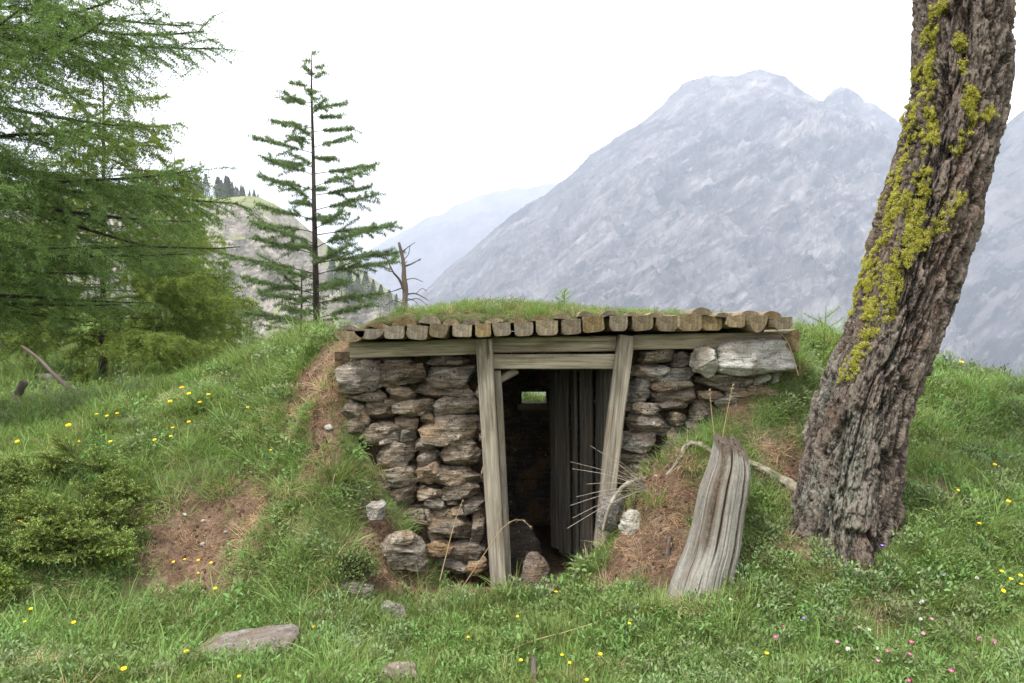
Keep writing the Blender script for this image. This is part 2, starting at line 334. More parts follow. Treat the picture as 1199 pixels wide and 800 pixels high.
def height(x, y, detail=True):
    x = np.asarray(x, float); y = np.asarray(y, float); sh = x.shape; x = x.ravel(); y = y.ravel(); z = np.empty_like(x)
    for i in range(0, len(x), 20000):
        s = slice(i, i+20000); z[s] = kern(np.hypot(x[s, None]-ctl[None, :, 0], y[s, None]-ctl[None, :, 1])) @ _w+ctl[:, 2].mean()
    r = np.hypot(x, y); far = sstep(45, 75, r)
    zf = np.where(y > 0, -40-420*(1-np.exp(-np.maximum(y-40, 0)/300)), 4+.02*r)
    zf = np.where(y <= 0, np.where(y > -60, -40*np.clip(1+y/60, 0, 1)+zf*np.clip(-y/60, 0, 1), zf), zf)
    z = z*(1-far)+zf*far
    if detail:
        p = np.stack([x, y, 0*x], -1)
        z = z+(.075*fbm(p*1.6, 3, 3)+.04*fbm(p*5, 3, 5))*(1-sstep(30, 60, r))*np.clip(r/6, .6, 3)
        z = z+.018*fbm(p*20, 3, 9)*(r < 14)
    return z.reshape(sh)
def hit(px, py, y0=3.0, y1=60):
    ys = np.concatenate([np.arange(y0, 14, .01), np.arange(14, y1, .1)]); xs = (px-599.5)/1000*ys; zr = 1.6-(py-400)/1000*ys
    below = zr < height(xs, ys)
    if not below.any(): return None
    k = np.argmax(below); return np.array([xs[k], ys[k], height(xs[k:k+1], ys[k:k+1])[0]])
DIRT = []
for px, py, Y, rx, ry, a in ((232, 640, 5.5, .42, .32, 1.5), (285, 605, 5.6, .26, .2, 1.1), (175, 620, 5.6, .14, .12, .6), (372, 432, 6.0, .22, .26, 1.05), (378, 500, 5.68, .14, .26, 1.1), (500, 690, 5.38, .28, .17, 1.2), (600, 690, 5.5, .4, .2, 1.3), (450, 640, 5.45, .2, .12, 1.1),
                             (430, 690, 5.3, .2, .1, .9), (790, 600, 5.22, .2, .3, 1.15), (745, 655, 5.08, .3, .17, 1.15), (760, 570, 5.35, .2, .1, .9), (950, 620, 5.1, .16, .3, 1.), (985, 655, 4.95, .35, .12, .9), (920, 545, 5.35, .2, .12, .7), 
                             (860, 480, 5.6, .15, .2, .5), (1030, 720, 4.5, .2, .12, .5), (600, 733, 4.8, .3, .1, .4), (180, 600, 5.7, .2, .15, .7), (390, 420, 5.9, .2, .2, 1.), (1100, 600, 5.3, .3, .25, .45)):
    DIRT.append(((px-599.5)/1000*Y, Y, rx, ry, a))
def grow(a, b, n, r): 
    s = r**np.arange(1, n+1); return a+(b-a)*np.cumsum(s)/s.sum()
xs = np.concatenate([grow(-4.6, -9000, 60, 1.13)[::-1], np.arange(-4.6, 4.61, .03), grow(4.6, 9000, 60, 1.13)])
ys = np.concatenate([grow(3.4, -900, 34, 1.16)[::-1], np.arange(3.4, 9, .03), grow(9, 8800, 90, 1.085)])
gx, gy = np.meshgrid(xs, ys); gz = height(gx, gy)
nx, ny = len(xs), len(ys)
i = np.arange(ny-1)[:, None]*nx+np.arange(nx-1)[None]
Fq = np.stack([i, i+1, i+nx+1, i+nx], -1).reshape(-1, 4)
cx = (gx[:-1, :-1]+gx[1:, 1:])/2; cy = (gy[:-1, :-1]+gy[1:, 1:])/2
HUT = (-1.02, 1.66, 5.66, 7.98)
inside = ((cx > HUT[0]) & (cx < HUT[1]) & (cy > HUT[2]) & (cy < HUT[3])).ravel()
gd = np.clip(dirt0(gx.ravel(), gy.ravel())*(1+1.3*fbm(np.stack([gx.ravel()*4, gy.ravel()*4, 0*gx.ravel()], -1), 5, 21, .7)), 0, 1)
def ground_mat():
    b = NB('ground'); p = b.pos(); d = b.attr('dirt')
    n1 = b.noise(p, 6, 6, .65); n2 = b.noise(p, 45, 6, .7); n3 = b.noise(p, 1.1, 4, .55); n4 = b.noise(p, 160, 3, .6)
    soil = b.ramp(b.math('ADD', b.math('MULTIPLY', n1, .5), b.math('MULTIPLY', n2, .5)), [(.36, (.05, .03, .02)), (.5, (.125, .08, .053)), (.64, (.27, .19, .135))])
    soil = b.mix(b.ramp(n4, [(.6, 0.), (.7, .8)]), soil, (.36, .25, .16))
    green = b.ramp(b.math('ADD', b.math('MULTIPLY', n3, .4), b.math('MULTIPLY', n2, .6)), [(.35, (.05, .065, .025)), (.52, (.11, .14, .05)), (.68, (.2, .2, .09))])
    f = b.math('ADD', b.math('MULTIPLY', b.math('SUBTRACT', n2, .5), .9), d)
    c = b.mix(b.ramp(f, [(.22, 0.), (.5, 1.)]), green, soil)
    return b.fin(c, .95, b.bump(b.math('ADD', n2, b.math('MULTIPLY', n4, .5)), .8, .03), .1)
M['ground'] = ground_mat()
gv = np.stack([gx, gy, gz], -1).reshape(-1, 3)
tag(mk('ground', gv, Fq[~inside], M['ground'], origin=(0, 0, 0), attrs={'dirt': gd}), 'grassy mountainside ground with bare brown earth around the hut', 'ground', None, 'structure')
# ------------------------------------------------------------------ far mountains and the cliff hill
def mtn_mat(name, rock0, rock1, rock2, veg, vegamt, sc_, grass=None):
    b = NB(name); p = b.pos(); nrm = b.n('ShaderNodeNewGeometry').outputs['Normal']
    rot = b.n('ShaderNodeMapping'); b.L(p, rot.inputs[0]); rot.inputs['Rotation'].default_value = (0, .6, 0); rot2 = b.n('ShaderNodeMapping'); b.L(rot.outputs[0], rot2.inputs[0]); rot2.inputs['Scale'].default_value = (.45, 1, 1.9); rot = rot2
    n1 = b.noise(p, 3*sc_, 8, .65, .6); n2 = b.noise(rot.outputs[0], 6*sc_, 8, .68, .8); n3 = b.noise(rot.outputs[0], 2.2*sc_, 7, .66, 1.2); n4 = b.noise(p, 34*sc_, 6, .75)
    c = b.ramp(b.math('ADD', b.math('MULTIPLY', n1, .2), b.math('ADD', b.math('MULTIPLY', n2, .55), b.math('MULTIPLY', n4, .25))), [(.37, rock0), (.5, rock1), (.63, rock2)])
    vmask = b.math('ADD', b.math('MULTIPLY', n3, .72), b.math('MULTIPLY', n4, .28))
    c = b.mix(b.math('MULTIPLY', b.ramp(vmask, [(vegamt, 0.), (vegamt+.045, 1.)]), .85), c, veg)
    st5 = b.noise(rot2.outputs[0], 15*sc_, 7, .7, .5)
    c = b.mix(b.ramp(st5, [(.545, 0.), (.60, .75)]), c, veg); c = b.mix(b.ramp(b.noise(rot2.outputs[0], 22*sc_, 6, .7), [(.57, 0.), (.64, .7)]), c, rock2)
    if grass:
        sep = b.n('ShaderNodeSeparateXYZ'); b.L(nrm, sep.inputs[0])
        f = b.math('ADD', sep.outputs[2], b.math('MULTIPLY', b.math('SUBTRACT', n4, .5), 1.1))
        c = b.mix(b.ramp(f, [(.66, 0.), (.84, 1.)]), c, grass)
    return b.fin(c, .95, None, .05)
M['mountain'] = mtn_mat('mountain_rock', (.016, .016, .019), (.068, .065, .065), (.225, .213, .205), (.006, .01, .009), .52, .0016)
M['mountain_r'] = mtn_mat('wooded_mountain_rock', (.04, .042, .05), (.085, .082, .085), (.16, .15, .145), (.013, .02, .018), .49, .0018)
M['cliff'] = mtn_mat('cliff_rock', (.06, .056, .052), (.2, .182, .16), (.42, .375, .33), (.07, .085, .045), .57, .022, (.17, .185, .085))
def ridge_mesh(name, prof, Y0, Y1, zb, nx_, nyv, mat, label, amp, nscale, seed, pexp=1.0, back=.5, Yfun=None):
    px = np.linspace(prof[0][0], prof[-1][0], nx_); rp = np.interp(px, [a for a, _ in prof], [b_ for _, b_ in prof])
    k = 5; rp = rp+2.2*fbm(np.stack([px*.06, px*0, px*0], -1), 6, seed, .68)*1.5
    t = np.concatenate([np.linspace(0, 1, nyv), 1+np.linspace(0, .6, nyv//4)[1:]])
    Yr = np.full_like(px, Y1) if Yfun is None else Yfun(px); Yb = Yr*(Y0/Y1)
    tt, pp = np.meshgrid(t, px, indexing='ij'); Yy = Yb[None]+(Yr-Yb)[None]*tt
    X = (pp-599.5)/1000*Yr[None]*(.25*np.minimum(tt, 1)+.75)      # the flanks spread a little towards the valley
    zr = 1.6-(rp-400)/1000*Yr
    pr = np.where(tt <= 1, np.clip(tt, 0, 1)**pexp, 1-(tt-1)*back)
    Z = zb+(zr[None]-zb)*pr
    q = np.stack([X, Yy, Z], -1).reshape(-1, 3)*nscale
    q2 = np.stack([q[:, 0]*.9-q[:, 2]*1.2, q[:, 1]*.3, q[:, 2]*.35+q[:, 0]*.35], -1)
    n = (1-np.abs(fbm(q2*1.0, 5, seed+1))*2.6)*.55+fbm(q*2.4, 6, seed+2, .68)*1.1+.45*(1-2.2*np.abs(fbm(q2*3.1, 5, seed+9, .6)))
    damp = np.clip((1-np.clip(tt, 0, 1))*5, .12, 1)
    Z = Z+(amp*n).reshape(Z.shape)*damp
    Yy = Yy-(amp*.8*fbm(q*1.3+9, 4, seed+5)).reshape(Z.shape)*damp
    m, n_ = Z.shape; i = np.arange(m-1)[:, None]*n_+np.arange(n_-1)[None]
    F = np.stack([i, i+1, i+n_+1, i+n_], -1).reshape(-1, 4)
    return tag(mk(name, np.stack([X, Yy, Z], -1).reshape(-1, 3), F, mat, origin=(0, Y1, 0)), label, 'mountain', None, 'structure')
ridge_mesh('mountain', [(430, 430), (470, 372), (520, 318), (560, 285), (600, 250), (630, 232), (660, 211), (675, 198), (690, 184), (705, 176), (720, 165), (745, 150), (770, 130), (790, 108), (800, 99), (812, 93), (825, 90), (840, 88), (856, 88), (872, 85), (890, 84), (905, 88), (920, 93), (930, 102), (942, 110), (960, 120), (990, 132), (1020, 142), (1060, 155), (1110, 190), (1180, 250), (1280, 330)],
           1700, 3500, -480, 760, 320, M['mountain'], 'hazy pale grey rocky mountain with a broad rounded summit across the valley', 120, .0019, 31, 1.05)
ridge_mesh('mountain', [(930, 190), (950, 135), (965, 118), (975, 107), (985, 103), (996, 104), (1008, 112), (1014, 121), (1022, 121), (1035, 130), (1056, 146), (1090, 160), (1130, 185), (1200, 240)],
           2700, 3750, -300, 160, 80, M['mountain'], 'small pointed grey peak behind the right shoulder of the big mountain', 60, .002, 41)
ridge_mesh('mountain', [(380, 420), (400, 318), (440, 290), (470, 272), (500, 258), (520, 250), (540, 238), (560, 229), (600, 222), (640, 216), (680, 222), (740, 250), (820, 300)],
           4200, 7200, -500, 220, 110, M['mountain_r'], 'farthest bluish ridge on the left fading into white cloud', 120, .0011, 51)
ridge_mesh('mountain', [(1000, 420), (1040, 300), (1080, 235), (1120, 190), (1150, 165), (1172, 151), (1190, 138), (1210, 125), (1260, 95), (1340, 60), (1450, 30), (1560, 60)],
           1500, 2900, -420, 200, 120, M['mountain_r'], 'bluish wooded mountain flank rising behind the leaning trunk', 70, .0026, 61, 1.0)
HP = [(-260, 250), (-120, 225), (0, 230), (120, 238), (190, 236), (230, 232), (270, 235), (305, 232), (320, 238), (335, 247), (355, 265), (375, 284), (395, 301), (420, 314), (440, 328), (462, 347), (480, 368), (505, 400), (540, 470)]
def hillY(px): return np.interp(px, [-260, 300, 420, 540], [440, 470, 500, 530])
def hill():
    px = np.linspace(-260, 540, 420); rp = np.interp(px, [a for a, _ in HP], [b_ for _, b_ in HP])+2.5*fbm(np.stack([px*.05, px*0, px*0], -1), 4, 70); Yr = hillY(px)
    t = np.concatenate([np.linspace(0, 1, 190), np.linspace(1, 1.5, 30)[1:]])
    tt, pp = np.meshgrid(t, px, indexing='ij'); zr = 1.6-(rp-400)/1000*Yr
    # meadow foot, steep cliff, then a rounded grassy top
    prof = np.interp(np.clip(tt, 0, 1), [0, .25, .42, .62, .84, .94, 1], [0, .13, .34, .66, .93, .985, 1.0])
    prof = np.where(tt > 1, 1-(tt-1)*.1, prof)
    Yy = Yr[None]*(.62+.38*np.interp(np.clip(tt, 0, 1), [0, .25, .62, .84, 1], [0, .45, .62, .74, 1])+.4*np.clip(tt-1, 0, 1))
    Z = -70+(zr[None]+70)*prof; X = (pp-599.5)/1000*Yr[None]*(.9+.1*np.minimum(tt, 1))
    q = np.stack([X, Yy, Z], -1).reshape(-1, 3)
    face = (np.exp(-((tt-.5)/.28)**2)).ravel()
    n = fbm(np.stack([q[:, 0]*.05, q[:, 1]*.02, q[:, 2]*.014], -1), 5, 71); n2 = 1-2.4*np.abs(fbm(np.stack([q[:, 0]*.03+q[:, 2]*.02, q[:, 1]*.02, q[:, 2]*.01], -1), 5, 73))
    Yy = Yy-((n*20+n2*16)*face).reshape(Z.shape); Z = Z+(fbm(q*.05, 5, 75)*5*np.clip((1-tt.ravel())*4, .15, 1)).reshape(Z.shape)
    m, n_ = Z.shape; i = np.arange(m-1)[:, None]*n_+np.arange(n_-1)[None]
    F = np.stack([i, i+1, i+n_+1, i+n_], -1).reshape(-1, 4)
    tag(mk('cliff_hill', np.stack([X, Yy, Z], -1).reshape(-1, 3), F, M['cliff'], origin=(-120, 450, 0)), 'grassy topped hill with a bare grey cliff face on the left', 'hill', None, 'structure')
hill()
# the haze between here and the mountains
def box_vf(a, b_):
    x0, y0, z0 = a; x1, y1, z1 = b_
    V = np.array([(x0, y0, z0), (x1, y0, z0), (x1, y1, z0), (x0, y1, z0), (x0, y0, z1), (x1, y0, z1), (x1, y1, z1), (x0, y1, z1)], float)
    return V, np.array([(0, 3, 2, 1), (4, 5, 6, 7), (0, 1, 5, 4), (1, 2, 6, 5), (2, 3, 7, 6), (3, 0, 4, 7)])
hz = bpy.data.materials.new('haze_air'); hz.use_nodes = True; hz.node_tree.nodes.clear()
pv = hz.node_tree.nodes.new('ShaderNodeVolumePrincipled'); ho = hz.node_tree.nodes.new('ShaderNodeOutputMaterial'); hz.node_tree.links.new(pv.outputs[0], ho.inputs[1])
pv.inputs['Color'].default_value = (.74, .82, 1, 1); pv.inputs['Density'].default_value = HAZE = .00021; pv.inputs['Anisotropy'].default_value = .15
zmax = max(max((o.matrix_basis @ Vector(c)).z for c in o.bound_box) for o in COL.objects if o.type == 'MESH'); zmin = min(min((o.matrix_basis @ Vector(c)).z for c in o.bound_box) for o in COL.objects if o.type == 'MESH')
hv, hf = box_vf((-9100, -1000, zmin-1), (9100, 12500, zmax+5))
tag(mk('haze', hv, hf, hz, origin=(0, 0, 0), smooth=False), 'pale blue haze filling the valley air', 'haze', None, 'stuff')

# ------------------------------------------------------------------ the hut
hut = empty('stone_hut', (.3, 5.6, 0), 'small turf roofed drystone hut dug into the bank with an open plank doorway', 'hut')
def beam(a, b_, prof, side, n=14, wob=.004, s=0, taper=None):
    """sweep a closed profile (list of (u,v)) from a to b; side = direction of u"""
    a, b_ = np.asarray(a, float), np.asarray(b_, float); d = b_-a; L_ = np.linalg.norm(d); d /= L_
    u = np.asarray(side, float); u = u-d*np.dot(u, d); u /= np.linalg.norm(u); v = np.cross(u, d)
    pr = np.asarray(prof, float); k = len(pr); t = np.linspace(0, 1, n)
    sc_ = np.ones(n) if taper is None else np.interp(t, [0, 1], taper)
    loc = pr[None]*sc_[:, None, None]; al = np.broadcast_to((t*L_)[:, None], (n, k))
    q = np.stack([loc[..., 0]*9, loc[..., 1]*9, al*2.2], -1).reshape(-1, 3)+s*3.7
    j = np.stack([fbm(q, 3, 5), fbm(q+40, 3, 6)], -1).reshape(n, k, 2)*wob
    bend = np.stack([vn(np.stack([t*1.6+s*9, t*0, t*0], -1), 11), vn(np.stack([t*1.6+s*5, t*0+4, t*0], -1), 12)], -1)*wob*1.5*t[:, None]
    loc = loc+j+bend[:, None]
    V = a+loc[..., 0:1]*u+loc[..., 1:2]*v+al[..., None]*d; g = np.stack([loc[..., 0]+s*.37, al, loc[..., 1]], -1).reshape(-1, 3); V = V.reshape(-1, 3)
    i = np.arange(n-1)[:, None]*k; jj = np.arange(k); kk = (jj+1) % k
    F = np.stack([i+jj, i+kk, i+k+kk, i+k+jj], -1).reshape(-1, 4)
    c0 = V[:k].mean(0); c1 = V[-k:].mean(0)
    V = np.concatenate([V, V[:k], V[-k:], [c0, c1]]); g = np.concatenate([g, g[:k], g[-k:], [g[:k].mean(0), g[(n-1)*k:n*k].mean(0)]])
    o = n*k
    T = np.concatenate([np.stack([o+kk, o+jj, np.full(k, o+2*k)], -1), np.stack([o+k+jj, o+k+kk, np.full(k, o+2*k+1)], -1)])
    mi = np.concatenate([np.zeros(len(F)), np.ones(len(T))])
    return V, [F, T], {'gco': g}, mi
def rect(w_, h_, c=.008, n=3):
    p = []
    for sx, sy in ((1, -1), (1, 1), (-1, 1), (-1, -1)):
        q = [(sx*w_/2, sy*(h_/2-c)), (sx*(w_/2-c), sy*h_/2)]
        p += q if sx*sy > 0 else q[::-1]
    out = []
    for a, b_ in zip(p, p[1:]+p[:1]):
        L_ = math.hypot(b_[0]-a[0], b_[1]-a[1]); m = max(1, int(L_/.03))
        out += [(a[0]+(b_[0]-a[0])*k/m, a[1]+(b_[1]-a[1])*k/m) for k in range(m)]
    return out
def wood(name, a, b_, w_, h_, mat, parent, side=(1, 0, 0), s=0, wob=.004, endmat=None, prof=None, n=14, label=None, taper=None):
    V, F, at, mi = beam(a, b_, prof or rect(w_, h_), side, n, wob, s, taper)
    o = mk(name, V, F, [mat, endmat or mat], parent, origin=np.asarray(a, float), smooth=False, attrs=at, mi=mi)
    if label: o['label'] = label
    return o
# door frame
YF = 5.5
frame = mk('door_frame', *(lambda r: (r[0], r[1]))(beam(P(577, 404, YF+.09), P(721, 402, YF+.09), rect(.07, .1), (0, 1, 0), 16, .003, 3)), [M['beam'], M['beam']], hut, origin=P(650, 403, YF+.09), smooth=False, attrs=beam(P(577, 404, YF+.09), P(721, 402, YF+.09), rect(.07, .1), (0, 1, 0), 16, .003, 3)[2])
wood('lintel', P(577, 423.5, YF+.06), P(720, 423.5, YF+.06), .08, .095, M['beam'], frame, (0, 1, 0), 5, .003, n=18)
wood('post', P(584, 688, YF), P(566.5, 397, YF), .104, .09, M['post'], frame, (1, 0, 0), 1, .006, n=24, label='left door post leaning slightly inward')
wood('post', P(705, 640, YF+.02), P(733, 393, YF+.02), .106, .09, M['post'], frame, (1, 0, 0), 2, .006, n=24, label='right door post leaning outward at the top')
wood('jamb', P(595, 686, YF+.1), P(583, 434, YF+.1), .045, .09, M['post'], frame, (1, 0, 0), 6, .005, n=20)
wood('brace', P(580, 447, YF+.14), P(606, 434, YF+.14), .045, .05, M['post'], frame, (0, 1, 0), 7, .002, n=6)
wood('beam', P(410.5, 410.5, YF+.1), P(558, 405.5, YF+.1), .075, .1, M['beam'], hut, (0, 1, 0), 9, .004, n=22, label='left front beam over the stones')
wood('beam', P(741, 401, YF+.1), P(917, 397, YF+.1), .075, .1, M['beam'], hut, (0, 1, 0), 12, .004, n=22, label='right front beam above the pale block')
wood('sill', P(556, 697, YF+.03), P(640, 697, YF+.03), .1, .06, M['post'], frame, (0, 1, 0), 14, .005)
# stones
def ico(sub):
    bm = bmesh.new(); bmesh.ops.create_icosphere(bm, subdivisions=sub, radius=1); bm.verts.ensure_lookup_table()
    V = np.array([v.co[:] for v in bm.verts]); F = np.array([[v.index for v in f.verts] for f in bm.faces]); bm.free(); return V, F
IC = {k: ico(k) for k in (2, 3, 4, 5)}
def rock(size, s, sub=4, p=3.2, cuts=9, rough=.075, strata=.05, cutr=(.6, .9)):
    d, F = IC[sub]; r = np.random.default_rng(s)
    V = d*((np.abs(d)**p).sum(1)**(-1/p))[:, None]
    for _ in range(cuts):
        n = r.normal(size=3); n /= np.linalg.norm(n); c = r.uniform(*cutr)*np.abs(V @ n).max()
        V = V-n*np.maximum(0, V @ n-c)[:, None]*.98
    V = V*(np.asarray(size)/2); ms = min(size)
    q = V/ms; off = s*7.13
    nn = V/(np.linalg.norm(V, axis=1)[:, None]+1e-9)
    V = V+nn*(rough*ms*(fbm(q*2.0+off, 6, 1, .62)*2.2-.5*np.clip(.25-np.abs(fbm(q*1.5+off*2, 4, 4)), 0, 1)*4))[:, None]
    layer = fbm(np.stack([q[:, 0]*.7+q[:, 2]*.6, q[:, 1]*.7, q[:, 2]*5.0], -1)+off, 5, 2, .62)
    V[:, :2] += nn[:, :2]*(strata*ms*layer*2.2)[:, None]
    V[:, 2] += strata*ms*.8*fbm(q*np.array([2, 2, 1.])+off, 4, 3)
    return V, F
SID = [100]
def stone(box, Y, mat, parent, depth=.26, tilt=None, name='stone', label=None, front=0, **k):
    x0, y0, x1, y1 = box; w_ = (x1-x0)/1000*Y*1.16; h_ = (y1-y0)/1000*Y*1.2; SID[0] += 1; s = SID[0]; r = np.random.default_rng(s)
    V, F = rock((w_, depth, h_), s, 5 if (x1-x0) > 26 else 4, p=k.pop('p', 4.0), cuts=k.pop('cuts', 20), **k)
    a = tilt if tilt is not None else r.normal()*.07; ca, sa = math.cos(a), math.sin(a)
    V = V @ np.array([[ca, 0, sa], [0, 1, 0], [-sa, 0, ca]]).T
    c = P((x0+x1)/2, (y0+y1)/2, Y); c[1] += depth*.42+r.normal()*.018-front
    o = mk(name, V+c, F, mat, parent, origin=c)
    if label: o['label'] = label
    return o
def core(a, b_, mat, s):
    x0, y0, z0 = a; x1, y1, z1 = b_; V, F = box_vf(a, b_); return V, F
M['earth'] = (lambda b: b.fin(b.ramp(b.noise(b.obj(), 30, 6, .7), [(.35, (.035, .024, .016)), (.65, (.12, .08, .05))]), .95, b.bump(b.noise(b.obj(), 60, 5, .7), 1, .02), .1))(NB('packed_earth'))
lw = mk('stone_wall', *join([box_vf((-1.2, 5.78, -.1), (-.13, 5.92, 1.53))]), M['earth'], hut, origin=(-.7, 5.8, .7), smooth=False); lw['label'] = 'drystone wall left of the door'
LS = [(393, 424, 443, 458), (400, 455, 450, 474), (434, 424, 498, 454), (446, 419, 482, 431), (424, 420, 449, 431), (502, 418, 557, 432), (497, 428, 558, 453), (452, 454, 487, 470), (484, 449, 558, 469), (424, 466, 464, 491), (461, 469, 508, 487), (511, 463, 562, 488), (462, 486, 488, 509), (487, 483, 510, 498), (488, 487, 562, 520), (427, 493, 470, 522), (415, 478, 431, 502), (464, 504, 488, 517), (464, 514, 485, 531), (483, 513, 512, 530), (510, 516, 563, 547), (438, 508, 467, 523), (483, 529, 514, 556), (440, 521, 484, 548), (487, 545, 516, 566), (501, 545, 563, 571), (516, 566, 562, 584), (489, 571, 516, 589), (498, 584, 524, 598), (522, 582, 539, 597), (509, 594, 530, 610), (528, 595, 547, 609), (537, 580, 566, 606), (494, 594, 513, 613), (504, 604, 554, 637), (550, 600, 568, 641), (527, 634, 568, 661), (544, 655, 571, 677), (440, 545, 490, 572), (445, 570, 492, 598), (455, 596, 500, 622), (500, 634, 530, 652), (508, 650, 546, 674), (398, 470, 424, 492), (405, 490, 428, 515), (556, 452, 566, 470), (559, 487, 568, 505), (560, 506, 569, 521), (562, 546, 570, 568), (500, 610, 520, 640)]
for q, bx in enumerate(LS): stone(bx, 5.6, M['stone'], lw, front=.012 if (bx[2]-bx[0]) > 45 else 0)
rw = mk('stone_wall', *join([box_vf((.77, 5.78, -.1), (1.83, 5.92, 1.55))]), M['earth'], hut, origin=(1.2, 5.8, .7), smooth=False); rw['label'] = 'drystone wall right of the door'
RS = [((746, 411, 791, 428), 0), ((743, 426, 784, 448), 1), ((776, 430, 817, 454), 1), ((735, 448, 767, 472), 1), ((762, 446, 808, 461), 0), ((762, 456, 816, 476), 0), ((817, 439, 872, 449), 0), ((817, 446, 887, 458), 0), ((868, 444, 888, 453), 0), ((882, 436, 904, 451), 2), ((903, 433, 922, 450), 2), ((815, 459, 848, 469), 0), ((854, 455, 888, 466), 0), ((837, 464, 880, 479), 1), ((736, 472, 771, 488), 0), ((767, 470, 806, 482), 0), ((736, 485, 784, 511), 1), ((782, 483, 808, 500), 0), ((810, 469, 841, 498), 0), ((781, 497, 813, 524), 0), ((805, 491, 827, 516), 0), ((725, 509, 773, 531), 1), ((773, 519, 802, 537), 0), ((726, 529, 771, 547), 0), ((736, 543, 765, 562), 0), ((840, 477, 870, 492), 0), ((880, 452, 915, 468), 0), ((722, 545, 742, 575), 0), ((728, 560, 760, 590), 0), ((786, 411, 812, 432), 0), ((765, 545, 800, 570), 0)]
for bx, k in RS: stone(bx, 5.6, (M['stone'], M['stone_grey'], M['stone_pale'])[k], rw, strata=.07 if (bx[3]-bx[1]) < 16 else .05)
stone((807, 406, 838, 438), 5.57, M['stone_pale'], rw, .24, .0, label='small pale rounded block', front=.12, p=3, strata=.05, rough=.07)
stone((843, 402, 920, 435), 5.57, M['stone_pale'], rw, .3, -.03, label='big pale grey block under the right beam', front=.11, p=6, cuts=9, cutr=(.8, .97), strata=.05, rough=.07)
# dark inner walls, floor and back window
def inner(name, a, b_, axis, s, hole=None, seg=.035):
    """stone faced slab: a grid in the plane across `axis`, its face displaced by irregular courses"""
    a, b_ = np.array(a, float), np.array(b_, float); ax = [k for k in range(3) if k != axis]
    n0, n1 = [max(2, int(abs(b_-a)[k]/seg)) for k in ax]; u = np.linspace(a[ax[0]], b_[ax[0]], n0); v = np.linspace(a[ax[1]], b_[ax[1]], n1)
    uu, vv = np.meshgrid(u, v); d1, d2, c = worley(uu.ravel()/.28+.3*vn(np.stack([vv.ravel()*6, uu.ravel()*6, 0*uu.ravel()], -1), s), vv.ravel()/.12, s)
    dd = .06*np.clip((d2-d1)*3, 0, 1)*(.4+c)
    sgn = np.sign(b_[axis]-a[axis]); V = np.zeros((n0*n1, 3)); V[:, ax[0]] = uu.ravel(); V[:, ax[1]] = vv.ravel(); V[:, axis] = a[axis]+sgn*dd
    i = np.arange(n1-1)[:, None]*n0+np.arange(n0-1)[None]; F = np.stack([i, i+1, i+n0+1, i+n0], -1).reshape(-1, 4)
    if hole is not None:
        cu = ((uu[:-1, :-1]+uu[1:, 1:])/2).ravel(); cv = ((vv[:-1, :-1]+vv[1:, 1:])/2).ravel(); F = F[~((cu > hole[0]) & (cu < hole[2]) & (cv > hole[1]) & (cv < hole[3]))]
    return V, F
IX0, IX1, IY1 = -.72, 1.15, 7.6
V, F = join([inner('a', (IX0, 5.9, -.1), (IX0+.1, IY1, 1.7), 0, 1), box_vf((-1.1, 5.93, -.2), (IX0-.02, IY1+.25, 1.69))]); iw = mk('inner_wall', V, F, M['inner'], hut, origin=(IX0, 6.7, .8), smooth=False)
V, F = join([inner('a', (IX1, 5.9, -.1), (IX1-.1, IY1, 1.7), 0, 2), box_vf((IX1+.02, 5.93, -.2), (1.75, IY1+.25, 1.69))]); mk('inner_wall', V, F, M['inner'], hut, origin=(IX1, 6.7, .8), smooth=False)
wx0, wx1, wz0, wz1 = P(611, 0, 7.6)[0], P(640, 0, 7.6)[0], P(0, 473, 7.6)[2], P(0, 458, 7.6)[2]
parts = [box_vf((IX0-.01, IY1, -.2), (wx0, IY1+.2, 1.69)), box_vf((wx1, IY1, -.2), (IX1+.01, IY1+.2, 1.69)), box_vf((wx0-.001, IY1+.002, -.2), (wx1+.001, IY1+.198, wz0)), box_vf((wx0-.001, IY1+.002, wz1), (wx1+.001, IY1+.198, 1.69))]
parts += [inner('b', (IX0, IY1-.01, -.1), (IX1, IY1-.1, 1.62), 1, 3, (wx0, wz0, wx1, wz1))]
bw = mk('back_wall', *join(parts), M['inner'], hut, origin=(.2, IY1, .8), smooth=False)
wood('window_sill', P(606, 477, 7.5), P(642, 477, 7.5), .09, .05, M['plank'], bw, (0, 1, 0), 4)
V, F = box_vf((-1.1, 5.52, -.3), (1.75, 7.85, -.03)); mk('floor', V, F, M['earth'], hut, origin=(.2, 6.5, -.03), smooth=False)
# plank door standing open inwards on the right
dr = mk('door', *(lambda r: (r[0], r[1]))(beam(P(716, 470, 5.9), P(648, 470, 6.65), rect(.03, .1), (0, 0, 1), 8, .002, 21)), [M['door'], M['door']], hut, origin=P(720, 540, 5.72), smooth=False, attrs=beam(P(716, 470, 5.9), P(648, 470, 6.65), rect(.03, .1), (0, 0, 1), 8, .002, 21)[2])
A, B = P(723, 0, 5.72), P(640, 0, 6.55); L_ = np.hypot(*(B-A)[:2]); dirv = np.array([*(B-A)[:2]/L_, 0]); e = 0
for k, (pw, gap) in enumerate(((.13, .03), (.105, .045), (.125, .03), (.095, .05), (.115, .03), (.10, .01))):
    c = A+dirv*(e+pw/2); e += pw+gap
    if e > L_+.1: break
    lean = rng.normal()*.02; yw = (.25, -.2, .15, -.3, .2, 0)[k]
    wood('door_plank', (c[0], c[1], -.0+.01*k), (c[0]+lean, c[1], 1.47-.01*(k % 3)), pw, .03, M['door'], dr, (dirv[0]*math.cos(yw)-dirv[1]*math.sin(yw), dirv[0]*math.sin(yw)+dirv[1]*math.cos(yw), 0), 30+k, .005, n=16)
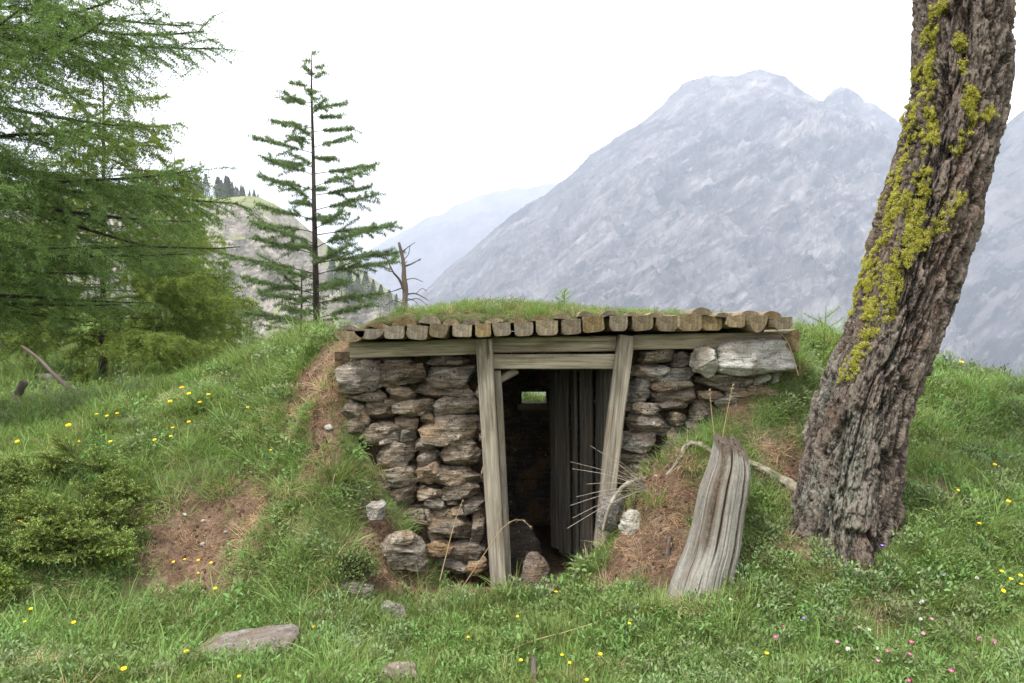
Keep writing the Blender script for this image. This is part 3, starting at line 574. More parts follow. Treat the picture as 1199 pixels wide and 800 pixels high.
# the roof: two layers of planks, then turf
turf_s = []
def turf():
    nx_, ny_ = 120, 90; x = np.linspace(-1.12, 1.78, nx_); y = np.linspace(5.47, 8.1, ny_); X, Y = np.meshgrid(x, y)
    z = turf_z(X, Y); i = np.arange(ny_-1)[:, None]*nx_+np.arange(nx_-1)[None]; F = np.stack([i, i+1, i+nx_+1, i+nx_], -1).reshape(-1, 4)
    V = np.stack([X, Y, z], -1).reshape(-1, 3); Vb = V.copy(); Vb[:, 2] = np.minimum(V[:, 2]-.03, 1.70)
    rim = np.concatenate([np.arange(nx_), np.arange(1, ny_)*nx_+nx_-1, (ny_-1)*nx_+np.arange(nx_-2, -1, -1), np.arange(ny_-2, 0, -1)*nx_]); r2 = np.roll(rim, -1); n = nx_*ny_
    F2 = np.stack([rim, rim+n, r2+n, r2], -1)
    return np.concatenate([V, Vb]), [F, F[:, ::-1]+n, F2]
def turf_z(X, Y):
    sh = X.shape; X, Y = np.ravel(X), np.ravel(Y); u = (X-.15)/1.3
    top = 1.757+np.clip(.085*np.exp(-((X+.1)/.62)**2)+.028*np.exp(-((X-.9)/.5)**2), 0, 1)*sstep(5.42, 5.95, Y)*(1-sstep(7.3, 8.3, Y)*.6)-.12*sstep(-.75, -1.12, X)-.02*sstep(1.35, 1.75, X)
    p = np.stack([X, Y, 0*X], -1); z = top+.012*fbm(p*9, 3, 81)+.012*fbm(p*25, 2, 82)+.012*(Y < 5.75)*np.abs(fbm(p*14, 2, 83))*4
    return z.reshape(sh)
roof = mk('roof', *turf(), M['ground'], hut, origin=(.3, 6.5, 1.75), attrs={'dirt': np.full(2*120*90, .3)}); roof['label'] = 'turf covered roof of plank slabs'
def half(w_, h_, n=12, up=True):
    th = np.linspace(0, math.pi, n); p = [(math.cos(a)*w_/2, math.sin(a)*h_*(1 if up else -1)) for a in th]
    q = [(-w_/2+w_*k/5, 0) for k in range(1, 5)]
    p = p+q
    return p if up else p[::-1]
YP = 5.33
def dprof(w_, h_, r):                     # flat top, rounded underside
    n = 7; p = [(w_/2*(1-.0*k), 0) for k in range(0)]
    top = [(-w_/2+w_*k/6, h_/2) for k in range(7)]; right = [(w_/2, h_/2-h_*(1-r)*k/3) for k in range(1, 4)]
    a = np.linspace(0, math.pi/2, n)[1:]; arc = [(w_/2-w_*.22*(1-math.cos(x)), h_/2-h_*(1-r)-h_*r*math.sin(x)) for x in a]
    right += arc; left = [(-x, y) for x, y in right][::-1]
    return (top+right+left)[::-1]
low = [(460, 391.5, 23, 19), (488, 390.5, 22, 19), (513, 389, 22, 19), (541, 389, 21, 19), (565, 388, 20, 19), (588, 387, 20, 19), (613, 386.5, 21, 20), (640, 385.5, 23, 21), (669, 384, 22, 21), (696, 381.5, 22, 21), (724, 380, 23, 22), (753, 380, 23, 21), (781, 380, 23, 22), (809, 380, 24, 22), (834, 380, 23, 21), (862, 378, 23, 18), (887, 380, 22, 19), (917, 380, 22, 17)]
for q, (px, py, w_, h_) in enumerate(low):
    yj = YP+rng.normal()*.04; a = P(px+rng.normal()*.6, py-1.5, yj); W_, H_ = w_/1000*YP, h_/1000*YP
    b_ = a+np.array([rng.normal()*.012, 2.75, 0.01]); s = 50+q
    if q == 16: pr = [(x, y+H_*.5) for x, y in half(W_*1.08, H_*1.05, 12, False)]
    else: pr = dprof(W_*rng.uniform(.92, 1.1), H_*rng.uniform(.76, .9), rng.uniform(.18, .5))
    wood('roof_plank', a, b_, W_, H_, M['plank'], roof, (1, 0, rng.normal()*.06) , s, .011, M['end'], pr, 18)
for q, (px, py, w_, h_, up) in enumerate(((409, 388, 36, 15, 0), (432, 385, 36, 14, 0))):
    a = P(px, py, YP+.02); pr = half(w_/1000*YP, h_/1000*YP*.9, 9, False)
    wood('roof_plank', a, a+np.array([.0, 2.7, -.0]), 0, 0, M['plank'], roof, (1, 0, 0), 80+q, .011, M['end'], pr, 18)
for q, (px, py, w_, h_) in enumerate(((408, 386.5, 24, 6), (444, 384.5, 22, 7), (473, 382, 29, 11), (503, 379.5, 25, 10), (528, 379.5, 19, 8), (552, 379, 21, 7), (578, 377.5, 23, 6), (606, 376.5, 20, 6), (632, 375.5, 22, 7), (660, 374, 20, 7), (685, 371.5, 20, 7), (712, 370, 22, 6), (740, 369, 18, 5), (768, 370, 22, 6), (822, 369, 25, 9), (848, 371.5, 20, 6), (879, 371, 24, 9), (904, 373, 24, 10))):
    a = P(px, py, YP+.03+rng.uniform(0, .05)); a[2] = max(a[2], 1.6-(py-400)/1000*YP)
    wood('roof_slab', a+np.array([0, 0, -.004]), a+np.array([rng.normal()*.02, 2.6, .008]), 0, 0, M['plank'], roof, (1, 0, rng.normal()*.12), 90+q, .012, M['end'], half(w_/1000*YP, h_/1000*YP), 18)
wood('roof_slab', P(936, 399, 5.5), P(936, 399, 5.5)+np.array([.05, 1.6, .02]), 0, 0, M['plank'], roof, (0, 0, 1), 120, .006, M['end'], half(.15, .1), 12, label='half round log end beyond the right beam')
# ------------------------------------------------------------------ needles and larches
def needles(pts, dirs, K, length, width, s, spread=1.0, fwd=.35, droop=0.0):
    """K thin triangles radiating round every point; dirs = direction of the twig there"""
    r = np.random.default_rng(s); N = len(pts)
    d = np.repeat(dirs, K, 0); p = np.repeat(pts, K, 0); n = N*K
    rv = r.normal(size=(n, 3)); rv -= d*(rv*d).sum(1)[:, None]; rv /= np.linalg.norm(rv, axis=1)[:, None]+1e-9
    dv = rv*spread+d*(fwd+r.normal(size=(n, 1))*.3); dv[:, 2] -= droop; dv /= np.linalg.norm(dv, axis=1)[:, None]
    l = length*r.uniform(.6, 1.2, n)[:, None]; sd = np.cross(dv, r.normal(size=(n, 3))); sd /= np.linalg.norm(sd, axis=1)[:, None]+1e-9
    w_ = width*r.uniform(.7, 1.2, n)[:, None]
    V = np.stack([p-sd*w_/2, p+sd*w_/2, p+dv*l], 1).reshape(-1, 3); F = np.arange(n*3).reshape(-1, 3)
    v = np.repeat(np.repeat(np.clip(r.normal(.5, .25, N), 0, 1), K), 3)
    return V, F, v
def conifer(name, base, H, Rf, trunk_r, nb, s, mats, label, cat='tree', group=None, z0=.1, droop=.25, rise=.25, twig_sp=.11, tuft=.03, K=7, nlen=.028, nwid=.0035, lean=(0, 0), az=None, twl=.42, crownname='crown', hang=.3, twdroop=.25, dead=0, bare=.08, sub=True, branch_len_j=.25, spacing_pow=1.0):
    r = np.random.default_rng(s); base = np.asarray(base, float)
    root = empty(name, base, label, cat, group)
    t = np.linspace(0, 1, 26); wig = np.stack([vn(np.stack([t*2.5+s, t*0, t*0], -1), 3), vn(np.stack([t*2.5+s, t*0+5, t*0], -1), 4)], -1)*.02*H*.5*t[:, None]
    tp = base+np.stack([wig[:, 0]+lean[0]*t**1.5, wig[:, 1]+lean[1]*t**1.5, t*H-.12], -1)
    V, F = tube(tp, trunk_r*(1-t*.93)**1.0+.004+trunk_r*.35*np.exp(-t*H/.25), 14, True, .18, s)
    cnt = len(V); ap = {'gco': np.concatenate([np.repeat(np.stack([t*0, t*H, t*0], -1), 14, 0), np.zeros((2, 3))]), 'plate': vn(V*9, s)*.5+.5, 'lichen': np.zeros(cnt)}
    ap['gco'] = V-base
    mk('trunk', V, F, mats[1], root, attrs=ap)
    bp, brd, tw, twr = [], [], [], []; npt, ndir = [], []
    def tufts(path, sp, start=0.0):
        seg = np.diff(path, axis=0); L_ = np.linalg.norm(seg, axis=1).sum(); m = max(2, int(L_/sp)); u = np.linspace(start, 1, m)+r.normal(size=m)*.15*sp/max(L_, 1e-3); u = np.clip(u, 0, 1)
        x = u*(len(path)-1); i = np.minimum(x.astype(int), len(path)-2); f = (x-i)[:, None]
        npt.append(path[i]*(1-f)+path[i+1]*f); dd = seg[i]; ndir.append(dd/(np.linalg.norm(dd, axis=1)[:, None]+1e-9))
    hs = z0+(1-z0)*(np.linspace(0, .985, nb)**spacing_pow)
    for k in range(nb):
        h = hs[k]+r.normal()*.008; h = min(max(h, .02), .99); a = k*2.39996+r.normal()*.3 if az is None else az(k, r)
        L_ = Rf(h, a)*r.uniform(1-branch_len_j, 1+branch_len_j*.6)
        if L_ < .04: continue
        c = np.array([np.interp(h, t, tp[:, j]) for j in range(3)]); m = 9; u = np.linspace(0, 1, m)
        o = np.array([math.cos(a), math.sin(a), 0]); side = np.array([-o[1], o[0], 0]); sw = r.normal()*.12
        dr_ = droop*r.uniform(.6, 1.4); zz = L_*(rise*(1-h*.2)*u-dr_*u**1.6*(1.15-h)+.16*dr_*u**4*1.5)
        path = c+o*(L_*u)[:, None]*.97+side*(L_*sw*u**2+.02*L_*vn(np.stack([u*5, u*0+k, u*0+s], -1), 8))[:, None]; path[:, 2] += zz
        bp.append(path); brd.append((trunk_r*.12*(L_/1.6)**.6+.003)*(1-u*.8))
        isdead = r.random() < dead
        tufts(path, tuft, .25 if not isdead else .9)
        nt_ = max(3, int(L_/twig_sp))
        for q in range(nt_):
            uu = bare+.1+(1-bare-.1)*(q+r.random()*.8)/nt_
            if isdead and r.random() < .75: continue
            x = uu*(m-1); i = min(int(x), m-2); p0 = path[i]*(1-(x-i))+path[i+1]*(x-i); bd = path[i+1]-path[i]; bd /= np.linalg.norm(bd)
            sg = 1 if q % 2 else -1; ang = r.uniform(.6, 1.15); sd = np.cross(bd, [0, 0, 1.]); sd /= np.linalg.norm(sd)+1e-9
            d = bd*math.cos(ang)+sd*sg*math.sin(ang)*r.uniform(.6, 1)+np.array([0, 0, r.normal()*.18-twdroop*.4]); d /= np.linalg.norm(d)
            l = L_*twl*(1-.72*uu)*r.uniform(.45, 1.15)+.05; v = np.linspace(0, 1, 5)
            tp_ = p0+d*(l*v)[:, None]; tp_[:, 2] -= twdroop*l*v**2*r.uniform(.3, 1.3); tp_ += (r.normal(size=3)*.06*l)*(v**2)[:, None]
            tw.append(tp_); twr.append((.0022+.004*l)*(1-.7*v)); tufts(tp_, tuft)
            if sub:
                for _ in range(int(l/.11)):
                    f = r.uniform(.15, .95); y = f*4; i2 = min(int(y), 3); p1 = tp_[i2]*(1-(y-i2))+tp_[i2+1]*(y-i2); d2 = d*.7+r.normal(size=3)*.5; d2[2] -= hang*r.random(); d2 /= np.linalg.norm(d2)
                    l2 = l*.35*r.uniform(.5, 1.1)+.03; t2 = p1+d2*(l2*v)[:, None]; t2[:, 2] -= .25*hang*l2*v**2; tw.append(t2); twr.append(.0018*(1-.6*v)); tufts(t2, tuft)
    parts = [tubes3(np.array(bp), np.array(brd)), tubes3(np.array(tw), np.array(twr))]
    V, F = join(parts); mk('limbs', V, F, mats[2], root); 
    V, F, v = needles(np.concatenate(npt), np.concatenate(ndir), K, nlen, nwid, s, 1.0, .35)
    o = mk(crownname, V, F, mats[0], root, attrs={'v': v}, smooth=False)
    return root, tp
bk = (M['needle_near'], M['bark'], M['twig'])
gz_ = lambda x, y: float(height(np.array([x]), np.array([y]))[0])
# the near larch whose trunk stands just outside the frame on the left
bx, by = -5.75, 8.0
def az_near(k, r):                       # denser on the side that faces the meadow and the hut
    return (r.uniform(-1.75, .75) if k % 4 else r.uniform(0, 6.28))
def R_near(h, a):
    z = h*11.5; c = math.cos(a)
    l = np.interp(z, [0, 1.0, 1.6, 2.5, 3.3, 4.2, 5.2, 6.5, 9, 11.5], [.7, 1.7, 2.5, 2.75, 2.85, 2.9, 2.7, 2.4, 1.5, .1])
    return l*(.72+.28*c)
conifer('larch', (bx, by, gz_(bx, by)-.05), 11.5, R_near, .19, 128, 3, bk, 'big dense green larch reaching in from the left edge with drooping boughs', 'larch tree', None, .10, .36, .28, .085, .022, 7, .036, .0062, az=az_near, twl=.42, twdroop=.26, hang=.3, spacing_pow=1.35, dead=.07)
# bare dead bough reaching out of the larches
c0, c1 = P(120, 275, 8.3), P(281, 290, 8.3)
# brighter larch behind it
bx, by = P(120, 0, 14)[0], 14.0
conifer('larch', (bx, by, gz_(bx, by)-.05), 5.6, lambda h, a: (2.35*(1-h)**.55*min(1, .6+h*5))*(1 if math.cos(a) < .3 else 1.15), .06, 84, 5, (M['needle_light'], M['bark'], M['twig']), 'bright green bushy larch behind the big one at the meadow edge', 'larch tree', None, .13, .26, .14, .10, .034, 8, .055, .012, twl=.55, twdroop=.3)
bx, by = P(-70, 0, 17)[0], 17.0
conifer('larch', (bx, by, gz_(bx, by)-.05), 7.5, lambda h, a: 2.7*(1-h)**.7, .12, 60, 15, (M['needle_near'], M['bark'], M['twig']), 'darker larch standing deepest at the left frame edge', 'larch tree', None, .15, .3, .14, .12, .045, 9, .075, .02, twl=.55)
bx, by = P(205, 0, 19)[0], 19.0
conifer('larch', (bx, by, gz_(bx, by)-.05), 5.4, lambda h, a: 2.0*(1-h)**.6*min(1, .5+h*6), .06, 80, 25, (M['needle_light'], M['bark'], M['twig']), 'light green larch partly hidden between the bushy one and the pines', 'larch tree', None, .16, .26, .14, .11, .045, 9, .075, .018, twl=.55, twdroop=.3, sub=False)
# slender young larch in the middle
bx, by = P(372, 0, 12)[0], 12.0
def R_mid(h, a):
    l = np.interp(h, [0, .05, .12, .3, .36, .42, .47, .53, .62, .72, .8, .9, .96, 1], [.7, 1.0, .95, 1.0, 1.28, 1.25, 1.05, .95, .85, .72, .72, .34, .14, .03])
    return l*(.6+.5*abs(math.cos(a)))*(.93 if math.cos(a) > 0 else .95)
conifer('young_larch', (bx, by, gz_(bx, by)-.05), 5.85-gz_(bx, by), R_mid, .055, 66, 11, (M['needle_dark'], M['bark'], M['twig']), 'slender young larch with a thin open crown behind the mound left of the hut', 'larch tree', None, .05, .17, .30, .075, .02, 13, .058, .0095, lean=(-.1, 0), twl=.40, sub=False, twdroop=.1, hang=.2, bare=.12, branch_len_j=.2)
bx, by = P(352, 0, 12.6)[0], 12.6
conifer('young_larch', (bx, by, gz_(bx, by)-.1), 2.0, lambda h, a: .95*(1-h)**.7+.05, .03, 48, 12, (M['needle_dark'], M['bark'], M['twig']), 'small bushy larch sapling at the foot of the slender young larch', 'larch tree', None, .05, .15, .2, .08, .026, 10, .045, .009, twl=.5, sub=False)
# two stone pines in front of the cliff
for px, top, Y, sd, lb in ((208, 228, 34, 21, 'left one of two narrow stone pines in front of the cliff'), (231, 238, 36, 22, 'right one of two narrow stone pines in front of the cliff')):
    x = P(px, 0, Y)[0]; zb = gz_(x, Y); ht = 1.6-(top-400)/1000*Y-zb
    conifer('stone_pine', (x, Y, zb-.1), ht, lambda h, a: .95*(1-h)**.5*min(1, .45+h*5), .12, 70, sd, (M['needle_pine'], M['bark'], M['twig']), lb, 'pine tree', 'stone pines before the cliff', .04, .1, .3, .17, .06, 10, .12, .03, twl=.5, hang=0, sub=False)
# bushy conifer right of the bright larch
x = P(262, 0, 22)[0]; zb = gz_(x, 22.0)
conifer('stone_pine', (x, 22.0, zb-.1), 1.6+.105*22-zb, lambda h, a: 1.45*(1-h)**.7*min(1, .6+h*5), .1, 64, 23, (M['needle_pine'], M['bark'], M['twig']), 'broad low dull green stone pine at the right of the bright larch', 'pine tree', None, .1, .12, .25, .17, .06, 9, .09, .022, twl=.5, hang=.2)
# far conifers: three small shapes, copied
def far_tree_mesh(s, H=1.0, R=.17, K=3200):
    r = np.random.default_rng(s); h = r.random(K)**.75*.93+.05; lay = np.abs(np.sin(h*38+r.normal()*.5))**.5
    a = r.random(K)*6.283; Rr = R*(1-h)**.8*(.55+.45*lay)*(.75+.35*vn(np.stack([np.cos(a)*1.5, np.sin(a)*1.5, h*5+s], -1), s)); rad = Rr*np.sqrt(r.random(K))
    p = np.stack([np.cos(a)*rad, np.sin(a)*rad, h-.25*rad], -1); d = np.stack([np.cos(a), np.sin(a), -.5+0*a], -1); d /= np.linalg.norm(d, axis=1)[:, None]
    V, F, v = needles(p, d, 1, .035, .02, s, .5, 1.0); n1 = len(F)
    tv, tf = tube(np.array([[0, 0, -.05], [0, 0, .5], [0, 0, .97]]), [.014, .009, .002], 5, False); V2, F2 = join([(V, F), (tv, tf)])
    mi = np.concatenate([np.zeros(n1), np.ones(len(tf[0]))])
    return meshdata('far_conifer', V2, F2, [M['needle_far'], M['twig_grey']], False, {'v': np.concatenate([v, np.full(len(tv), .5)])}, mi)
FT = [far_tree_mesh(300+k, R=(.36, .42, .3)[k]) for k in range(3)]
# the wood along the top of the cliff reads as one mass: one object
r = np.random.default_rng(5); parts = []; vv = []
wv, wf, wvv = [], [], []
for k in range(70):
    px = r.uniform(60, 322) if k > 22 else r.uniform(215, 318); Y = hillY(px)*r.uniform(1.0, 1.1); top = np.interp(px, [60, 200, 230, 262, 280, 300, 322], [212, 208, 204, 201, 206, 220, 232])+r.uniform(0, 10)+(4 if k % 3 else 0)
    base = np.interp(px, [a for a, _ in HP], [b_ for _, b_ in HP])+3; ht = (base-top)/1000*Y; me = FT[k % 3]
    if ht < 3: continue
    n = len(me.vertices); co = np.empty(n*3, np.float32); me.vertices.foreach_get('co', co); co = co.reshape(-1, 3)*ht*np.array([1, 1, 1]); av = np.empty(n, np.float32); me.attributes['v'].data.foreach_get('value', av)
    th = r.random()*6.28; R_ = np.array([[math.cos(th), -math.sin(th), 0], [math.sin(th), math.cos(th), 0], [0, 0, 1]])
    f = [np.array([p.vertices[:] for p in me.polygons if len(p.vertices) == q]) for q in (3, 4)]
    parts.append((co @ R_.T+P(px, base, Y), f)); vv.append(np.clip(av*.6+r.random()*.4, 0, 1))
V, F = join(parts); tag(mk('far_wood', V, F, M['needle_far'], attrs={'v': np.concatenate(vv)}, smooth=False), 'hazy conifer wood on top of the far cliff', 'wood', None, 'stuff')
far = [(389, 299, 343, 'left conifer of the pair on the far slope right of the young larch'), (400, 304, 345, 'tall pointed conifer highest on the far slope beside the young larch'), (409, 313, 350, 'medium conifer close right of the tall far one'), (419, 320, 352, 'second tallest far conifer, standing mid slope'), (428, 319, 356, 'far conifer just right of the second tallest one'), (437, 328, 360, 'narrow far conifer in the middle of the descending row'),
       (446, 334, 364, 'far conifer left of the dead snag trunk'), (456, 340, 368, 'low far conifer close beside the dead snag'), (464, 345, 370, 'lowest far conifer right behind the dead snag'), (432, 340, 366, 'shorter far conifer in front of the descending row'), (412, 334, 362, 'small far conifer low behind the young larch boughs')]
for k, (px, top, base, lb) in enumerate(far):
    tg = np.linspace(.3, 1, 400); pg = np.interp(tg, [0, .25, .42, .62, .84, .94, 1], [0, .13, .34, .66, .93, .985, 1.0]); yr = float(hillY(px)); zr_ = 1.6-(np.interp(px, [a for a, _ in HP], [b_ for _, b_ in HP])-400)/1000*yr
    yg = yr*(.62+.38*np.interp(tg, [0, .25, .62, .84, 1], [0, .45, .62, .74, 1])); pyg = 400-(-70+(zr_+70)*pg-1.6)/yg*1000; Y = float(np.interp(-base, -pyg, yg))-14; ht = (base-top)/1000*Y*1.05; o = bpy.data.objects.new('far_conifer', FT[k % 3]); link(o, None, P(px, base, Y)); o.scale = (ht*1.05, ht*1.05, ht); o.rotation_euler.z = k*1.3
    tag(o, lb, 'conifer', 'conifers on the far slope behind the hut')
# dead snag behind the roof
sb = P(474, 372, 9.0); x, y = sb[0], 9.0; sn = empty('dead_snag', (x, y, gz_(x, y)), 'bare dead tree snag with crooked branches behind the turf roof', 'dead tree')
pth = resample([(x, y, gz_(x, y)-.1), P(473, 372, 9), P(475, 340, 9), P(473, 325, 9), P(472, 305, 9), P(467, 284, 9)], 30)
def snagtube(name, pts, r0, r1, parent, mat=None, n=9, m=16, s=1, rough=.25):
    p = resample(pts, m); V, F = tube(p, np.linspace(r0, r1, m), n, True, rough, s); g = np.concatenate([np.stack([np.cos(np.arange(n)/n*6.283)[None]*r0+0*np.arange(m)[:, None], (np.arange(m)*.05)[:, None]+0*np.arange(n)[None], np.sin(np.arange(n)/n*6.283)[None]*r0+0*np.arange(m)[:, None]], -1).reshape(-1, 3), np.zeros((2, 3))])
    return mk(name, V, F, mat or M['snag'], parent, origin=p[0], attrs={'gco': g})
snagtube('trunk', pth, .06, .014, sn, n=12, m=40, s=2)
for pts, r0 in (([P(475, 345, 9), P(468, 328, 8.95), P(460, 318, 8.9), P(450, 297, 8.9)], .018), ([P(474, 336, 9), P(460, 341, 9.1), P(444, 345, 9.1)], .008), ([P(476, 345, 9), P(487, 344, 9.05), P(502, 352, 9.1)], .011), ([P(473, 312, 9), P(482, 309, 9), P(493, 303, 9.1), P(490, 306, 9.1)], .012), ([P(469, 297, 9), P(477, 290, 9), P(486, 284, 9)], .008), ([P(476, 352, 9), P(490, 350, 8.9), P(500, 358, 8.9)], .008), ([P(475, 328, 9), P(484, 326, 9), P(495, 330, 9.1)], .006), ([P(474, 357, 9), P(462, 352, 9), P(452, 358, 9)], .007), ([P(460, 318, 8.9), P(452, 316, 8.9), P(446, 306, 8.95)], .006), ([P(487, 344, 9.05), P(494, 338, 9.05), P(500, 341, 9.1)], .004), ([P(472, 305, 9), P(478, 298, 9.05), P(480, 288, 9.05)], .006), ([P(476, 349, 9), P(486, 353, 8.95), P(493, 362, 8.9)], .005)):
    snagtube('branch', pts, r0, .003, sn, n=6, m=12, s=int(r0*1e4))
# dead bough
snagtube_o = snagtube('dead_bough', [P(60, 255, 8.2), P(130, 277, 8.3), P(175, 288, 8.35), P(215, 290, 8.4), P(250, 291, 8.4), P(281, 289, 8.4)], .018, .005, None, M['twig'], n=7, m=24)
snagtube_o.parent = bpy.data.objects['larch']; snagtube_o.location = WL['dead_bough']-WL['larch']; 

# ------------------------------------------------------------------ the leaning larch trunk on the right
TY = 5.08
edges = [(-420, 1088, 1172), (-250, 1080, 1180), (-120, 1073, 1186), (0, 1070, 1187), (50, 1071, 1182), (100, 1070, 1178), (150, 1057, 1172), (200, 1045, 1157), (250, 1031, 1143), (300, 1016, 1130), (350, 1000, 1115), (400, 982, 1099), (450, 963, 1075), (500, 949, 1060), (550, 939, 1051), (600, 931, 1045), (640, 924, 1047), (690, 908, 1056), (740, 885, 1075)]
cpts = np.array([P((a+b_)/2, y, TY) for y, a, b_ in edges])[::-1]; rr = np.array([(b_-a)/2000*TY for y, a, b_ in edges])[::-1]
tx, ty_, tz = cpts[5]
m = 820; cp = resample(cpts, m); cr = resample(np.stack([rr, rr*0, rr*0], -1), m)[:, 0]; cr = np.interp(np.linspace(0, 1, m), np.linspace(0, 1, len(rr)), rr)
dd = np.concatenate([[0], np.cumsum(np.linalg.norm(np.diff(cp, axis=0), axis=1))]); nth = 340
tt, aa, bb = frames(cp); th = np.arange(nth)/nth*2*math.pi
S, TH = np.meshgrid(dd, th, indexing='ij'); S = S.ravel(); TH = TH.ravel()
cyl = np.stack([np.cos(TH), np.sin(TH), S*1.4], -1)
wu = .33*fbm(cyl*2.2, 3, 91); wv_ = .5*fbm(cyl*2.6+5, 3, 92)
twist = S*.10
NU = 42
cs, sn_ = np.cos(TH+twist*.35), np.sin(TH+twist*.35)
f1 = fbm(np.stack([cs*3.6+wu*.5, sn_*3.6+wu*.5, S*2.3+wv_*.5], -1), 4, 191, .55); f2 = fbm(np.stack([cs*9.5+wu, sn_*9.5+wu, S*7+wv_], -1), 4, 192, .6)
fis1 = 1-sstep(.0, .2, np.abs(f1)); fis2 = 1-sstep(.0, .12, np.abs(f2))
u2 = (TH/(2*math.pi)+twist*.12)*NU+wu*4+1.2*f2; d1b, d2b, cid = worley(u2, S/.075+wv_*3+1.5*f1, 8, NU); d1c, d2c, cid2 = worley((TH/(2*math.pi)+twist*.12)*NU*2+wu*8+2*f2, S/.03+wv_*5+2*f2, 9, NU*2)
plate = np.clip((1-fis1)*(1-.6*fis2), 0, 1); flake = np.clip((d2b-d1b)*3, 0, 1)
fr = 1-np.abs(fbm(np.stack([np.cos(TH)*3.2, np.sin(TH)*3.2, S*1.1], -1), 3, 95))*3.0
disp = .055*np.clip(1-fis1, 0, 1)**.7*(.75+.5*np.clip(f1+.3, 0, 1))+.013*(1-fis2)+0.020*cid*plate+.005*cid2+.004*flake+.010*fbm(np.stack([cs*14, sn_*14, S*10], -1), 4, 93, .6)
flare = 1+.0*S
lobes = .085*np.cos(TH*5+1.2)*np.exp(-((S-.45)/.35)**2*.6)*(S < 1.6)
R0 = np.repeat(cr, nth)-.078-.022*sstep(.8, 2., S)
Rv = R0+disp+lobes*.5
rep = lambda x: np.repeat(x, nth, 0)
dirr = np.cos(TH)[:, None]*rep(aa)+np.sin(TH)[:, None]*rep(bb)
V = rep(cp)+Rv[:, None]*dirr
i = np.arange(m-1)[:, None]*nth; j = np.arange(nth); k = (j+1) % nth
F = np.stack([i+j, i+k, i+nth+k, i+nth+j], -1).reshape(-1, 4)
lic = np.clip((-(dirr[:, 0])*.8+.35)*1.2, 0, 1)*sstep(2.2, .9, S)*np.clip(.5+1.6*fbm(cyl*2.5, 3, 97), 0, 1)
lt = empty('larch', (tx, TY, gz_(tx, TY)), 'thick leaning larch trunk with rough furrowed bark and yellow moss on the right', 'larch tree')
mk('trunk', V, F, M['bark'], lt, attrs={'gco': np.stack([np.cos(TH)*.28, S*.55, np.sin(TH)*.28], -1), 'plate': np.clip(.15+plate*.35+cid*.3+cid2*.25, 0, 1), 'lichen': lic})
# moss: clumps of short fuzz on the trunk's left and front
r = np.random.default_rng(77); Vg = V.reshape(m, nth, 3); dg = dirr.reshape(m, nth, 3)
scr = np.stack([V[:, 0]/V[:, 1]*1000+599.5, 400-(V[:, 2]-1.6)/V[:, 1]*1000], -1); facing = -dirr[:, 1]
# strands are laid along the bark: (height on trunk, angle) from the real surface
strands = [[(1102, 5), (1090, 40), (1088, 75), (1090, 100)], [(1093, 85), (1086, 120), (1092, 150), (1083, 190), (1080, 230), (1070, 265), (1075, 300)], [(1065, 150), (1060, 190), (1050, 220), (1045, 250), (1036, 280), (1025, 310), (1015, 335), (1010, 350)], [(1125, 48), (1122, 60), (1135, 100), (1130, 130), (1135, 150), (1118, 175)], [(1075, 200), (1062, 235), (1065, 270), (1048, 300), (1050, 330), (1043, 345), (1040, 375), (1020, 385), (1008, 400)], [(1055, 300), (1030, 345), (1015, 375), (1005, 420), (990, 440)], [(1120, 230), (1110, 245)], [(1100, 265), (1085, 280), (1062, 305)], [(1160, 132), (1155, 135)], [(1070, 90), (1068, 96)], [(1020, 300), (1008, 335), (998, 360)]]
near = np.zeros(len(V)); front = (facing > -.25)
for st in strands:
    sp = resample(np.array([(a, b_, 0) for a, b_ in st], float), 40)[:, :2]
    for q in range(0, 40): near = np.maximum(near, np.exp(-((scr[:, 0]-sp[q, 0])**2+((scr[:, 1]-sp[q, 1]))**2)/(10.**2)))
near *= front; near *= np.clip(.75+1.2*fbm(V*13, 3, 98), 0, 1.3)
left = np.clip(-dirr[:, 0]*1.4-.55, 0, 1)*sstep(2.0, 2.6, S)*sstep(3.9, 3.2, S)*np.clip(.4+1.6*fbm(V*8, 3, 99), 0, 1)
near = np.maximum(near, left*.6)
prob = np.clip(near-.26, 0, None)**.8; prob /= prob.sum(); pick = r.choice(len(V), 1900, p=prob)
mp = []; mv = []
isv, isf = IC[2]
for q in pick:
    sz = r.uniform(.006, .019)*(.6+.5*min(near[q], 1)); K = 64; c = V[q]+dirr[q]*.003; o_ = r.normal(size=(K, 3))*np.array([.8, .8, .9]); o_ -= dirr[q]*(o_ @ dirr[q])[:, None]*.6; o_ *= sz*.62
    d = r.normal(size=(K, 3))*.75+dirr[q]*1.0+o_/sz*.5; d /= np.linalg.norm(d, axis=1)[:, None]; hgt = np.clip(1-(np.linalg.norm(o_, axis=1)/sz/1.3)**2, 0, 1)
    fv, ff, fw = needles(c+o_+dirr[q]*(sz*.75*hgt)[:, None], d, 1, .0085, .005, int(q), .5, .9); mp.append((fv, ff)); mv.append(np.clip(fw*.5+r.random()*.5, 0, 1))
Vm, Fm = join(mp); mk('moss', Vm, Fm, M['moss'], lt, attrs={'v': np.concatenate(mv)}, smooth=False)
